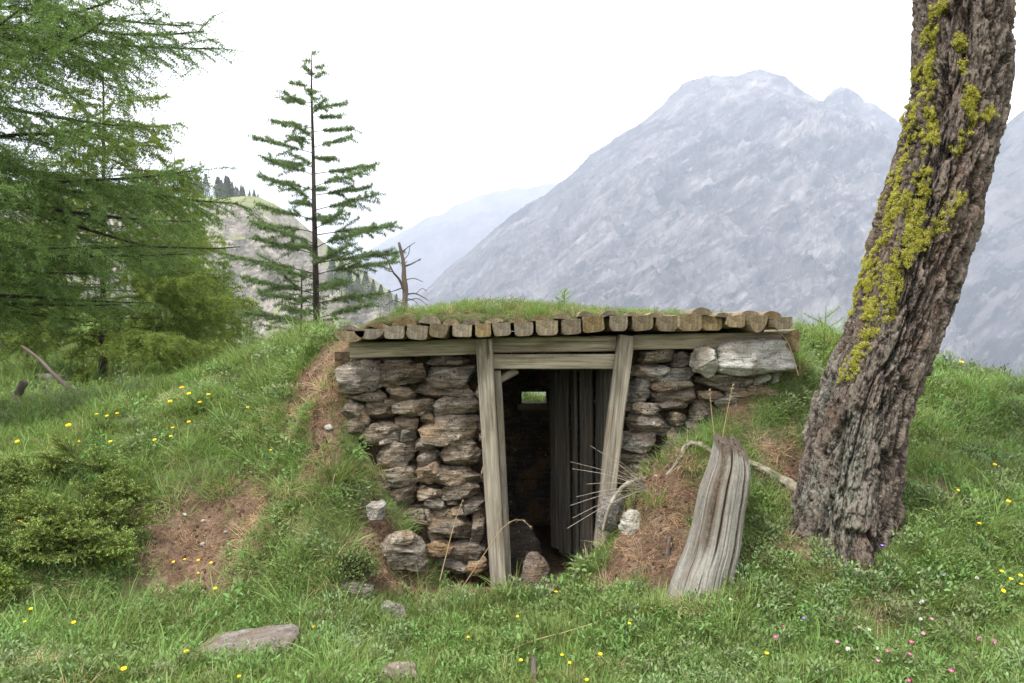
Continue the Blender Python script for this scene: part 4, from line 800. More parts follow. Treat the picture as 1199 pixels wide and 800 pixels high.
# upper limbs and crown above the frame
def crown_over():
    bp, brd, tw, twr, npt, ndir = [], [], [], [], [], []; top = cp[-1]; r = np.random.default_rng(9)
    tt_ = np.linspace(0, 1, 14); up = top+np.stack([.25*tt_-.1*tt_**2, 0*tt_+.2*tt_, 4.2*tt_], -1); Vu, Fu = tube(up, .21*(1-.9*tt_), 16, True, .1, 4)
    for k in range(34):
        h = .12+.86*k/34; c = np.array([np.interp(h, tt_, up[:, q]) for q in range(3)]); a = k*2.4; L_ = 1.9*(1-h*.8)*r.uniform(.7, 1.1); u = np.linspace(0, 1, 8); o = np.array([math.cos(a), math.sin(a), 0])
        path = c+o*(L_*u)[:, None]; path[:, 2] += L_*(.2*u-.25*u**2); bp.append(path); brd.append(.022*(1-.8*u)*(L_/2)+.003)
        for q in range(11):
            uu = .2+.8*q/11; p0 = path[min(int(uu*7), 6)]; d = o*.6+r.normal(size=3)*.5; d[2] -= .25; d /= np.linalg.norm(d); l = .5*(1-.5*uu)*r.uniform(.5, 1.1); v = np.linspace(0, 1, 5); t2 = p0+d*(l*v)[:, None]; tw.append(t2); twr.append(.004*(1-.7*v)); n = int(l/.035); x = np.linspace(0, 1, n)[:, None]; npt.append(p0+d*l*x); ndir.append(np.repeat(d[None], n, 0))
    Vl, Fl = join([(Vu, Fu), tubes3(np.array(bp), np.array(brd)), tubes3(np.array(tw), np.array(twr))]); mk('limbs', Vl, Fl, M['twig'], lt)
    Vn, Fn, v = needles(np.concatenate(npt), np.concatenate(ndir), 6, .035, .006, 9); mk('crown', Vn, Fn, M['needle_near'], lt, attrs={'v': v}, smooth=False)
crown_over()
# surface root running from the trunk to behind the stump, and the bent root beyond it
def onG(px, py, up=0.0):
    h_ = hit(px, py); return h_+np.array([0, 0, up])
snagtube('exposed_root', [P(950, 590, 5.05), onG(930, 577, .02), onG(905, 562, .02), onG(880, 549, .015), onG(860, 541, .0), onG(838, 532, .0), onG(820, 526, .02), onG(806, 526, .03), onG(797, 538, .012), onG(788, 549, .0), onG(776, 556, -.03)], .032, .010, lt, M['dead'], n=18, m=90, s=6, rough=.75)

# ------------------------------------------------------------------ weathered stump
def stump():
    st = [(518, 836, 874), (527, 833, 879), (545, 827, 882), (571, 819, 878), (596, 814, 873), (615, 810, 871), (643, 802, 867), (665, 793, 862), (681, 787, 860), (698, 782, 859), (720, 777, 860), (740, 773, 860)]
    SY = 4.88; c = np.array([P((a+b_)/2, y, SY) for y, a, b_ in st])[::-1]; rr = np.array([(b_-a)/2000*SY for y, a, b_ in st])[::-1]
    m, n = 260, 240; cp = resample(c, m); cr = np.interp(np.linspace(0, 1, m), np.linspace(0, 1, len(rr)), rr); d = np.concatenate([[0], np.cumsum(np.linalg.norm(np.diff(cp, axis=0), axis=1))])
    th = np.arange(n)/n*2*math.pi; S, TH = np.meshgrid(d, th, indexing='ij'); S = S.ravel(); TH = TH.ravel(); ex, ey = np.cos(TH), np.sin(TH)
    grain = fbm(np.stack([ex*7, ey*7, S*1.1], -1), 5, 201); fine = fbm(np.stack([ex*26, ey*26, S*2.5], -1), 3, 202)
    R = np.repeat(cr, n); hh = S/d[-1]
    big = .03*fbm(np.stack([ex*1.3, ey*1.3, S*.7], -1), 3, 203)
    R = R*(1+big+.008*grain)+.0015*fine
    sup = np.full(len(TH), 9.0); rf = np.random.default_rng(4)
    for a0 in np.arange(9)/9*6.283+rf.normal(size=9)*.22:
        aa_ = a0+  .06*vn(np.stack([S*1.3+a0*3, 0*S, 0*S], -1), 208); sup = np.minimum(sup, (.90+.10*np.sin(a0*5)+.02*vn(np.stack([S*2.2, 0*S+a0*7, 0*S], -1), 209))/np.maximum(np.cos(TH-aa_), .05))
    R = R*(.75+.25*np.minimum(sup, 1.06))
    wig = .05*fbm(np.stack([S*3, 0*S, 0*S], -1), 3, 204)
    for a0, wd, dp, h0, h1 in ((-2.35, .06, .012, .33, 1.0), (-.95, .028, .06, .2, 1.0), (-1.72, .024, .045, .36, 1.0), (-2.1, .03, .02, .3, .85), (-1.45, .015, .015, .0, .7), (-2.75, .05, .03, .0, .9), (.6, .04, .025, .2, 1), (1.9, .04, .025, .2, 1), (-1.3, .012, .012, .1, .95), (-1.75, .012, .012, .3, 1)):
        dth = np.angle(np.exp(1j*(TH-a0-wig))); R = R-dp*np.exp(-np.abs(dth/wd)**1.3)*sstep(h0-.1, h0+.2, hh)*sstep(h1+.12, h1-.1, hh)
    for a0, b_ in ((-2.9, .035), (.9, .05), (2.2, .05)): R = R+b_*np.exp(-(np.angle(np.exp(1j*(TH-a0)))/.4)**2)*np.exp(-((S)/.2)**2)
    V = np.repeat(cp, n, 0)+np.stack([ex*R, ey*R*.95, 0*R], -1)
    TH_ = np.angle(np.exp(1j*TH)); V[:, 2] += sstep(.80, 1, hh)*(.015*fbm(np.stack([ex*2.4, ey*2.4, 0*S], -1), 4, 205)+.03*fbm(np.stack([ex*9, ey*9, 0*S], -1), 3, 206)-.014*ex+.03*ey-.045*sstep(-1.0, -.9, TH_)*sstep(.75, .5, TH_))
    i = np.arange(m-1)[:, None]*n; j = np.arange(n); k = (j+1) % n; F = np.stack([i+j, i+k, i+n+k, i+n+j], -1).reshape(-1, 4)
    # broken top: rings shrinking inwards
    rings = [V]; top = V[-n:]; ctr = top.mean(0); idx = (m-1)*n
    Fs = [F]; g = [np.stack([ex*.16, S, ey*.16], -1)]
    for q, f in enumerate((.86, .68, .48, .28, .1)):
        rg = ctr+(top-ctr)*f; rg[:, 2] = top[:, 2]*f+ctr[2]*(1-f)-.012+.03*fbm(np.stack([rg[:, 0]*22, rg[:, 1]*22, 0*rg[:, 0]], -1), 3, 207); rings.append(rg); a0 = m*n+(q-1)*n if q else idx; b0 = m*n+q*n
        Fs.append(np.stack([a0+j, a0+k, b0+k, b0+j], -1)); g.append(np.stack([rg[:, 0]-ctr[0], rg[:, 2]*0+d[-1]+(1-f)*.3, rg[:, 1]-ctr[1]], -1))
    base = np.array([c[2][0], SY, gz_(c[2][0], SY)])
    rotm = sstep(.3, .55, hh)*np.exp(-(np.angle(np.exp(1j*(TH+2.15)))/.32)**2)*.75+.6*sstep(.93, 1.0, hh)
    for a0, wd, h0 in ((-.95, .09, .22), (-1.72, .07, .4), (-2.5, .05, .35)): rotm = np.maximum(rotm, .9*np.exp(-(np.angle(np.exp(1j*(TH-a0-wig)))/wd)**2)*sstep(h0-.08, h0+.15, hh))
    rotm = np.concatenate([rotm, np.full(5*n, .7)])
    o = mk('tree_stump', np.concatenate(rings), np.concatenate(Fs), M['stump'], None, origin=base, attrs={'gco': np.concatenate(g), 'rot': rotm})
    tag(o, 'silvery grey cracked tree stump leaning on the grassy bank', 'stump')
stump()
# ------------------------------------------------------------------ loose rocks and wood
def loose(name, px, py, size, s, mat, label, cat='rock', Y=None, sink=.3, tilt=0, yaw=0, group=None, **k):
    b_ = hit(px, py) if Y is None else P(px, py, Y); V, F = rock(size, s, 5 if max(size) > .12 else 4, **k); c, s_ = math.cos(tilt), math.sin(tilt); V = V @ np.array([[c, 0, s_], [0, 1, 0], [-s_, 0, c]]).T
    c, s_ = math.cos(yaw), math.sin(yaw); V = V @ np.array([[c, -s_, 0], [s_, c, 0], [0, 0, 1]]).T; V[:, 2] += size[2]*(.5-sink)
    return tag(mk(name, V+b_, F, mat, None, origin=b_), label, cat, group)
loose('field_slab', 292, 762, (.50, .36, .10), 401, M['slate'], 'flat brown and grey slab lying in the foreground grass at lower left', 'rock', sink=.3, tilt=-.12, p=5, cuts=9, cutr=(.7, .95), strata=.07, rough=.04)
loose('field_rock', 460, 722, (.17, .14, .1), 402, M['stone_grey'], 'small grey rock in the grass left below the hut', 'rock', sink=.3, tilt=.35)
loose('field_rock', 470, 800, (.2, .16, .12), 403, M['stone_grey'], 'grey rock at the bottom edge of the foreground grass', 'rock', sink=.3)
loose('doorway_rock', 627, 690, (.20, .17, .26), 404, M['slate'], 'upright brownish rock standing in the doorway', 'rock', Y=5.6, sink=.05, p=2.4, strata=.02, rough=.06)
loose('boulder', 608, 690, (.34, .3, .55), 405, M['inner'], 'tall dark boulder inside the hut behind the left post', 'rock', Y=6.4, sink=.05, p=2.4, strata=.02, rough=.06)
loose('bank_rock', 440, 602, (.12, .12, .13), 406, M['stone_grey'], 'dark grey white streaked rock on the bank left of the wall foot', 'rock', Y=5.38, sink=.3)
loose('foot_block', 474, 655, (.30, .24, .24), 407, M['stone'], 'large dark block at the foot of the left wall', 'rock', Y=5.42, sink=.35, tilt=.1)
loose('foot_block', 468, 634, (.19, .18, .1), 408, M['stone'], 'flat brown stone on top of the large dark block', 'rock', Y=5.40, sink=.4, tilt=-.05)
loose('foot_block', 410, 692, (.28, .2, .12), 412, M['stone'], 'brown stone below the small green bush', 'rock', Y=5.18, sink=.4)
loose('bank_rock', 738, 625, (.12, .13, .17), 409, M['stone_pale'], 'pale split rock beside the right door post', 'rock', Y=5.26, sink=.15, tilt=.3)
loose('bank_rock', 716, 618, (.16, .16, .25), 410, M['stone_grey'], 'grey rock under the arched dead root by the door', 'rock', Y=5.34, sink=.1, tilt=.25)
loose('bank_rock', 683, 672, (.13, .1, .08), 411, M['stone'], 'small brown stone in the grass below the door', 'rock', sink=.25)
for px, py, sz, s, lb in ((100, 780, .07, 420, 'small pale stone near the lower left corner'), (385, 505, .06, 421, 'small stone on the bare trail left of the wall'), (393, 772, .1, 422, 'low brownish stone in the grass left of the bottom rock'), (238, 612, .03, 423, 'white pebble high on the bare earth bank'), (237, 640, .035, 424, 'white pebble low on the bare earth bank'), (216, 605, .03, 425, 'pale pebble at the left of the bare earth bank'), (265, 625, .03, 426, 'tan pebble at the right of the bare earth bank'), (1006, 672, .06, 427, 'grey stone in front of the leaning trunk'), (600, 742, .07, 428, 'half buried stone in the grass before the doorway')):
    loose('pebble', px, py, (sz, sz*.8, sz*.6), s, M['stone_pale'], lb, 'stone', sink=.3)
for px, py, Y, sz, lb in ((243, 436, 15, (.9, .6, .5), 'grey boulder in the meadow before the far pines'), (215, 438, 17, (.5, .4, .3), 'low grey boulder left of the meadow boulder'), (60, 447, 13, (.6, .4, .16), 'flat pale rock in the meadow under the larch')):
    x = P(px, 0, Y)[0]; b_ = np.array([x, Y, gz_(x, Y)]); V, F = rock(sz, int(px), 5); tag(mk('meadow_boulder', V+b_+[0, 0, sz[2]*.2], F, M['stone_grey'], None, origin=b_), lb, 'rock')
def stick(name, pts, r0, r1, label, cat, mat='dead', n=9, m=24, s=3, rough=.3):
    return tag(snagtube(name, pts, r0, r1, None, M[mat], n, m, s, rough), label, cat)
stick('arched_root', [P(706, 622, 5.28), P(712, 598, 5.24), P(722, 578, 5.24), P(735, 566, 5.25), onG(752, 564, .015), onG(770, 558, -.02)], .009, .017, 'pale arched dead root over the grey rock beside the door', 'root', s=8, n=14, m=50, rough=.8)
stick('broken_branch', [onG(742, 698, -.04), P(743, 690, 5.0), P(745, 676, 5.0), P(743, 668, 5.0)], .028, .02, 'short dark broken branch end sticking out of the bank', 'branch', 'snag')
stick('broken_branch', [onG(780, 655, -.04), P(782, 645, 5.1), P(785, 628, 5.12)], .018, .012, 'thin dark stick upright on the brown bank beside the stump', 'branch', 'snag')
stick('fallen_stick', [onG(619, 762, .03), onG(624, 780, .035), onG(625, 795, .03), onG(628, 812, .03)], .012, .016, 'brown stick lying in the foreground grass', 'branch', 'snag')
stick('fallen_branch', [P(25, 405, 10.5), P(45, 420, 10.4), P(70, 445, 10.2), P(98, 468, 10.0)], .016, .03, 'fallen dark branch propped in the meadow under the larch', 'branch', 'snag')
stick('broken_snag', [onG(20, 478, -.1), P(20, 468, 9), P(24, 455, 9), P(29, 447, 9)], .075, .04, 'short dark broken stub in the meadow under the larch', 'stump', 'snag')
# ------------------------------------------------------------------ ground cover: template clumps, scattered as stuff
TC = {}
def template(kind, idx, V, F, v, mat):
    c = TC.setdefault(kind, bpy.data.collections.new(kind+'_clumps'))
    o = bpy.data.objects.new('%s_clump_%02d' % (kind, idx), meshdata(kind+'_clump', V, F, mat, True, {'v': v})); c.objects.link(o)
def blades(n, h0, h1, spread, wid, s, curve=.6, out=.5, tipw=.15, seg=4, flat=0.0):
    r = np.random.default_rng(s); a = r.random(n)*6.283; rad = spread*np.sqrt(r.random(n)); base = np.stack([np.cos(a)*rad, np.sin(a)*rad, 0*a-.01], -1)
    h = r.uniform(h0, h1, n); az = a+r.normal(size=n)*.9; tilt = np.clip(out*(.3+r.random(n)), 0, 1.3); cv = curve*r.uniform(.3, 1.5, n)
    o = np.stack([np.cos(az), np.sin(az), 0*az], -1); sd = np.stack([-np.sin(az+r.normal(size=n)*.5), np.cos(az), 0*az], -1); sd /= np.linalg.norm(sd, axis=1)[:, None]
    t = np.linspace(0, 1, seg+1); P_ = []; ang = tilt[:, None]+cv[:, None]*t[None]; dl = 1/seg; pos = base.copy(); pts = [pos.copy()]
    for k in range(seg):
        an = ang[:, k]; pos = pos+h[:, None]*dl*(o*np.sin(an)[:, None]+np.array([0, 0, 1.])*np.cos(an)[:, None]); pts.append(pos.copy())
    wv = wid*r.uniform(.6, 1.3, n); Vs = []
    for k in range(seg+1):
        wk = wv*(1-(1-tipw)*t[k]**1.5)*(.7+.3*min(1, t[k]*4))
        Vs += [pts[k]-sd*wk[:, None]/2, pts[k]+sd*wk[:, None]/2]
    V = np.stack(Vs, 1).reshape(-1, 3); m = 2*(seg+1); b_ = np.arange(n)[:, None]*m+np.arange(seg)[None]*2
    F = np.stack([b_, b_+1, b_+3, b_+2], -1).reshape(-1, 4); return V, F, np.repeat(np.clip(r.normal(.5, .28, n), 0, 1), m)
def leaves(n, hmax, spread, L0, wr, s, up=.5, cup=.15, stems=True):
    """small folded oval leaves on short stalks"""
    r = np.random.default_rng(s); a = r.random(n)*6.283; rad = spread*np.sqrt(r.random(n)); h = hmax*r.uniform(.25, 1, n)*(1-.5*(rad/spread)**2)
    p = np.stack([np.cos(a)*rad, np.sin(a)*rad, h], -1); az = a+r.normal(size=n)*1.2; el = r.normal(up, .35, n); d = np.stack([np.cos(az)*np.cos(el), np.sin(az)*np.cos(el), np.sin(el)], -1)
    sd = np.stack([-np.sin(az), np.cos(az), r.normal(size=n)*.35], -1); sd /= np.linalg.norm(sd, axis=1)[:, None]; nm = np.cross(d, sd); L_ = L0*r.uniform(.6, 1.3, n)[:, None]; w_ = L_*wr
    q = [p, p+d*L_*.35+sd*w_/2+nm*cup*w_, p+d*L_*.75+sd*w_*.38+nm*cup*w_*.8, p+d*L_-nm*cup*L_*.4, p+d*L_*.75-sd*w_*.38+nm*cup*w_*.8, p+d*L_*.35-sd*w_/2+nm*cup*w_, p+d*L_*.45]
    V = np.stack(q, 1).reshape(-1, 3); b_ = np.arange(n)[:, None]*7; F = np.concatenate([b_+np.array(f)[None] for f in ((0, 1, 6), (1, 2, 6), (2, 3, 6), (3, 4, 6), (4, 5, 6), (5, 0, 6))])
    v = np.repeat(np.clip(r.normal(.5, .28, n), 0, 1), 7)
    if stems:
        k = max(1, n//4); pp = np.stack([p[:k]*[.4, .4, 0]-[0, 0, .01], p[:k]*[.7, .7, .6], p[:k]], 1); Vt, Ft = tubes3(pp, np.full((k, 3), .0012)); V, F = join([(V, F), (Vt, Ft)]); v = np.concatenate([v, np.full(len(Vt), .5)])
    return V, F, v
for q in range(4): template('short_grass', q, *blades(46, .05, .13, .085, .0036, 500+q, .8, .6), M['grass'])
for q in range(3): template('long_grass', q, *blades(34, .10, .25, .06, .0042, 510+q, 1.0, .5, seg=5), M['grass'])
for q in range(2): template('yellow_grass', q, *blades(34, .06, .16, .07, .0036, 520+q, .9, .6), M['grass_y'])
for q in range(3): template('dry_grass', q, *blades(44, .09, .20, .045, .0026, 530+q, 1.5, .75, seg=5), M['straw'])
for q in range(3): template('herb', q, *leaves(80, .075, .09, .0185, .5, 540+q), M['herb'])
for q in range(3): template('broad_leaf', q, *leaves(20, .13, .09, .042, .42, 590+q, .6, .2), M['herb'])
for q in range(2): template('herb', 3+q, *leaves(30, .09, .07, .034, .3, 545+q, .9), M['herb'])
for q in range(3): template('grey_herb', q, *leaves(60, .13, .075, .022, .45, 550+q, .7), M['herb_g'])
for q in range(2):
    V, F, v = blades(60, .02, .07, .09, .0026, 560+q, .3, 1.3, seg=2); V[:, 2] *= .5; template('litter', q, V, F, v, M['litter'])
def scatter(name, kinds, pts, scl, seed, label, cat='grass', tilt=.18, nrm=None):
    r = np.random.default_rng(seed); n = len(pts); me = bpy.data.meshes.new(name); me.vertices.add(n); me.vertices.foreach_set('co', np.asarray(pts, np.float32).ravel())
    yaw = r.random(n)*6.283; tx_, ty2 = r.normal(size=n)*tilt, r.normal(size=n)*tilt
    if nrm is not None: tx_, ty2 = tx_+nrm[:, 0], ty2+nrm[:, 1]
    zt = np.stack([tx_, ty2, np.ones(n)], -1); zt /= np.linalg.norm(zt, axis=1)[:, None]; xa = np.stack([np.cos(yaw), np.sin(yaw), 0*yaw], -1); ya = np.cross(zt, xa); ya /= np.linalg.norm(ya, axis=1)[:, None]; xa = np.cross(ya, zt)
    rot = np.stack([np.arctan2(ya[:, 2], zt[:, 2]), -np.arcsin(np.clip(xa[:, 2], -1, 1)), np.arctan2(xa[:, 1], xa[:, 0])], -1)
    me.attributes.new('rot', 'FLOAT_VECTOR', 'POINT').data.foreach_set('vector', rot.astype(np.float32).ravel()); me.attributes.new('scl', 'FLOAT', 'POINT').data.foreach_set('value', np.asarray(scl, np.float32))
    me.attributes.new('pick', 'INT', 'POINT').data.foreach_set('value', r.integers(0, 1000, n).astype(np.int32)); me.update()
    o = bpy.data.objects.new(name, me); link(o, None, (0, 0, 0)); tag(o, label, cat, None, 'stuff')
    ng = bpy.data.node_groups.new(name, 'GeometryNodeTree'); ng.interface.new_socket('Geometry', in_out='INPUT', socket_type='NodeSocketGeometry'); ng.interface.new_socket('Geometry', in_out='OUTPUT', socket_type='NodeSocketGeometry')
    N = ng.nodes.new; gi, go = N('NodeGroupInput'), N('NodeGroupOutput'); ip = N('GeometryNodeInstanceOnPoints'); ci = N('GeometryNodeCollectionInfo'); ci.inputs[0].default_value = TC[kinds]; ci.inputs[1].default_value = True; ci.inputs[2].default_value = True
    def at(nm, ty):
        k = N('GeometryNodeInputNamedAttribute'); k.data_type = ty; k.inputs[0].default_value = nm; return [x for x in k.outputs if x.enabled and x.name == 'Attribute'][0]
    Lk = ng.links.new; Lk(gi.outputs[0], ip.inputs['Points']); Lk(ci.outputs[0], ip.inputs['Instance']); ip.inputs['Pick Instance'].default_value = True
    Lk(at('pick', 'INT'), ip.inputs['Instance Index']); Lk(at('scl', 'FLOAT'), ip.inputs['Scale'])
    er = N('FunctionNodeEulerToRotation'); Lk(at('rot', 'FLOAT_VECTOR'), er.inputs[0]); Lk(er.outputs[0], ip.inputs['Rotation']); Lk(ip.outputs[0], go.inputs[0])
    md = o.modifiers.new('scatter', 'NODES'); md.node_group = ng; return o
rs = np.random.default_rng(99)
def sample(dens, y0, y1, seed):
    r = np.random.default_rng(seed); wmax = .62*y1+1.2; n = int(dens*(y1-y0)*2*wmax); x = r.uniform(-wmax, wmax, n); y = r.uniform(y0, y1, n); k = np.abs(x) < .62*y+1.2; return x[k], y[k]
def allowed(x, y):
    ok = ~((x > -1.03) & (x < 1.68) & (y > 5.6) & (y < 8.0))
    ok &= ~((x > -.2) & (x < .7) & (y > 5.38) & (y < 8))
    ok &= np.hypot(x-P(985, 0, 5.08)[0], y-5.1) > .30
    ok &= np.hypot((x-P(818, 0, 4.88)[0])/.26, (y-4.88)/.2) > 1
    ok &= np.hypot((x-P(292, 0, 4.45)[0])/.25, (y-hit(292, 762)[1])/.17) > 1
    return ok
def zone(x, y, f, s): return fbm(np.stack([x*f, y*f, 0*x], -1), 3, s)
def grad(x, y):
    e = .04; return np.clip((height(x+e, y, False)-height(x-e, y, False))/(2*e), -3, 3), np.clip((height(x, y+e, False)-height(x, y-e, False))/(2*e), -3, 3)
def keep(x, y, prob, seed):
    k = (np.random.default_rng(seed).random(len(x)) < prob) & allowed(x, y); x, y = x[k], y[k]; return np.stack([x, y, height(x, y)-.004], -1)
def dirtn(x, y): return np.clip(dirt0(x, y)*(1+1.3*fbm(np.stack([x*4, y*4, 0*x], -1), 5, 21, .7)), 0, 1)
def rightside(x, y): return sstep(1.2, 2.4, x)
BANDS = ((3.3, 5.0, 1.0, 1.0), (5.0, 6.6, .85, 1.05), (6.6, 9.5, .42, 1.35), (9.5, 16, .13, 2.0), (16, 42, .035, 3.4))
def cover(name, kind, base, fprob, smin, smax, seed, label, cat, tilt=.18, bands=BANDS):
    pts, scl = [], []; r = np.random.default_rng(seed)
    for q, (y0, y1, f, s_) in enumerate(bands):
        x, y = sample(base*f*2.4, y0, y1, seed*10+q); g1, g2 = grad(x, y); sf = np.clip(np.hypot(1, np.hypot(g1, g2)), 1, 2.4)/2.4
        p = keep(x, y, np.clip(fprob(x, y), 0, 1)*sf, seed*10+q+5); pts.append(p); scl.append(s_**.75*r.uniform(smin, smax, len(p)))
    pts = np.concatenate(pts); g1, g2 = grad(pts[:, 0], pts[:, 1])
    return scatter(name, kind, pts, np.concatenate(scl), seed, label, cat, tilt, np.stack([-g1, -g2], -1)*.5)
cover('short_grass', 'short_grass', 330, lambda x, y: (1-dirtn(x, y)*1.15)*(.75+.5*zone(x, y, 1.5, 1)), .6, 1.15, 1, 'short fresh green meadow grass over the banks and foreground', 'grass')
cover('long_grass', 'long_grass', 120, lambda x, y: (1-dirtn(x, y)*1.3)*np.clip(.15+1.3*zone(x, y, 2.2, 2), 0, 1)*np.where(y < 5, .5, 1), .6, 1.3, 2, 'longer arching tufts of green grass', 'grass')
cover('yellow_grass', 'yellow_grass', 90, lambda x, y: (1-dirtn(x, y)*.9)*np.clip(.22+.9*zone(x, y, 1.3, 3), 0, 1), .6, 1.1, 3, 'yellowing grass blades among the green meadow grass', 'grass')
cover('dry_grass', 'dry_grass', 60, lambda x, y: np.clip(.14+.8*zone(x, y, 1.8, 4)+.75*np.clip(dirt0(x, y), 0, .6)*(dirt0(x, y) < .85), 0, 1)*.6, .5, 1.0, 4, 'straw coloured dry grass tufts on the earth banks', 'grass', .3, BANDS[:3])
cover('herbs', 'herb', 260, lambda x, y: (1-dirtn(x, y)*1.2)*np.clip(.3+.35*rightside(x, y)+1.1*zone(x, y, 1.4, 5)+.25*(y < 4.7)+.4*((x < -1.4) & (y < 5.5)), 0, 1), .55, 1.2, 5, 'low leafy clover and herbs among the grass', 'ground cover', .25)
cover('grey_green_herbs', 'grey_herb', 110, lambda x, y: (1-dirtn(x, y)*1.1)*np.clip(-.05+.45*rightside(x, y)+1.3*zone(x, y, 1.1, 6)+.5*np.exp(-((x+2.2)/.6)**2-((y-6.8)/.8)**2), 0, 1), .6, 1.25, 6, 'grey green small leaved herbs on the right slope and the left bank', 'ground cover', .25, BANDS[:4])
cover('broad_leaves', 'broad_leaf', 60, lambda x, y: (1-dirtn(x, y)*1.2)*np.clip(-.1+1.2*zone(x, y, 1.7, 15)+.35*((x < -1.3) & (y < 6)), 0, 1), .6, 1.15, 9, 'broader leaved herbs in patches on the left bank', 'ground cover', .25, BANDS[:3])
cover('needle_litter', 'litter', 150, lambda x, y: np.clip(dirt0(x, y)*1.3-.15, 0, 1), .5, 1.1, 7, 'orange brown fallen larch needles on bare earth', 'litter', .3, BANDS[:3])
for q in range(3):
    pv_, pf_ = rock((.03, .026, .018), 570+q, 2); template('crumb', q, pv_, pf_, np.full(len(pv_), .5), M['earth'])
cover('earth_crumbs', 'crumb', 380, lambda x, y: np.clip(dirtn(x, y)*1.2-.25, 0, 1), .25, 1.1, 8, 'small crumbs of brown earth on the bare patches', 'earth', .6, BANDS[:3])
# turf on the roof
r = np.random.default_rng(61); x = r.uniform(-1.05, 1.7, 3600); y = 5.49+2.5*r.random(3600)**1.5
k = r.random(len(x)) < np.clip(.35+1.0*np.exp(-((x+.1)/.6)**2)+.8*zone(x, y, 2.5, 62), .05, 1)*np.where(y < 5.62, .5, 1)*np.where(x < -.75, .25, 1); x, y = x[k], y[k]; z = turf_z(x, y)-.004; pt = np.stack([x, y, z], -1)
u = r.random(len(pt)); sc_ = r.uniform(.45, .85, len(pt))*np.clip(.55+.55*np.exp(-((x+.1)/.7)**2), 0, 1)
scatter('roof_grass', 'short_grass', pt[u < .5], sc_[u < .5], 63, 'short green grass growing on the turf roof', 'grass')
scatter('roof_herbs', 'grey_herb', pt[(u > .45) & (u < .68)], sc_[(u > .45) & (u < .68)]*.8, 64, 'small leafy herbs growing on the turf roof', 'ground cover')
scatter('roof_dry_grass', 'dry_grass', pt[u > .7], sc_[u > .7]*.7, 65, 'dry pale grass along the edge of the turf roof', 'grass')
# ------------------------------------------------------------------ single plants
def plant(name, at, parts, label, cat, group=None):
    """parts: list of (partname, V, F, mat, attrs) in world space; first part is the thing's main mesh when alone"""
    e = empty(name, at, label, cat, group)
    for nm, V, F, mt, at_ in parts: mk(nm, V, F, mt, e, attrs=at_, smooth=False)
    return e
def dry_tuft(px, py, s, label, n=90, hh=(.15, .3), spread=.06, mat='straw', wid=.0028, curve=1.4, out=.8, n2=60):
    b_ = hit(px, py); V, F, v = blades(n, hh[0], hh[1], spread, wid, s, curve, out, seg=6); V2, F2, v2 = blades(n2, hh[0]*.8, hh[1]*.8, spread*.9, wid*1.15, s+1, curve*.8, out*.8, seg=6)
    e = empty('grass_tussock', b_, label, 'grass tuft', 'grass tussocks round the hut'); mk('dry_blades', V+b_, F, M[mat], e, attrs={'v': v}); mk('green_blades', V2+b_, F2, M['grass'], e, attrs={'v': v2}); return e
dry_tuft(812, 716, 700, 'straw coloured tussock at the foot of the grey stump', 150, (.10, .2), .08)
dry_tuft(765, 592, 702, 'green and straw tussock beside the pale split rock', 90, (.12, .25), .05, n2=130)
dry_tuft(810, 552, 704, 'straw tussock hanging beside the bent root behind the stump', 100, (.1, .2), .05)
dry_tuft(690, 668, 706, 'bright green tussock at the right edge of the doorway', 30, (.14, .25), .06, n2=150)
dry_tuft(335, 580, 708, 'drooping straw tussock on top of the bare earth bank', 110, (.15, .32), .08, n2=160)
dry_tuft(265, 575, 710, 'small dry tussock at the top left of the bare earth', 90, (.1, .2), .05)
dry_tuft(445, 560, 712, 'brown hanging grass tussock against the left wall', 120, (.15, .3), .08, n2=110)
dry_tuft(395, 560, 714, 'lush green tussock on the mound left of the wall', 50, (.15, .3), .09, n2=260)
dry_tuft(385, 455, 716, 'straw tussock at the upper corner of the left wall', 90, (.1, .2), .07, n2=50)
dry_tuft(375, 690, 718, 'dry tussock in front of the small green bush', 100, (.12, .25), .06, n2=100)
dry_tuft(930, 440, 720, 'straw tussock by the right end of the roof', 90, (.15, .3), .07, n2=60)
dry_tuft(1035, 710, 722, 'dry brownish tussock in front of the leaning trunk', 120, (.08, .18), .1, n2=60)
# pale stiff stalks fanning out to the left across the doorway
tb = P(757, 572, 5.28); sp = empty('dry_stalks', tb, 'fan of bare white grass stalks reaching across the door planks', 'grass stalks')
for ex, ey, dY in ((691, 522, -.1), (668, 541, -.15), (670, 549, -.05), (687, 567, -.2), (675, 582, -.12), (668, 592, -.2), (670, 607, -.05), (664, 619, -.2), (705, 545, -.05), (715, 533, -.2), (720, 556, -.1)):
    e_ = P(ex, ey, 5.28+dY); md_ = (tb+e_)/2+np.array([0, 0, .02]); V, F = tube(resample([tb, md_, e_], 9), np.linspace(.0028, .0014, 9), 5, False); mk('stalk', V, F, M['dead'], sp, attrs={'gco': V-tb})
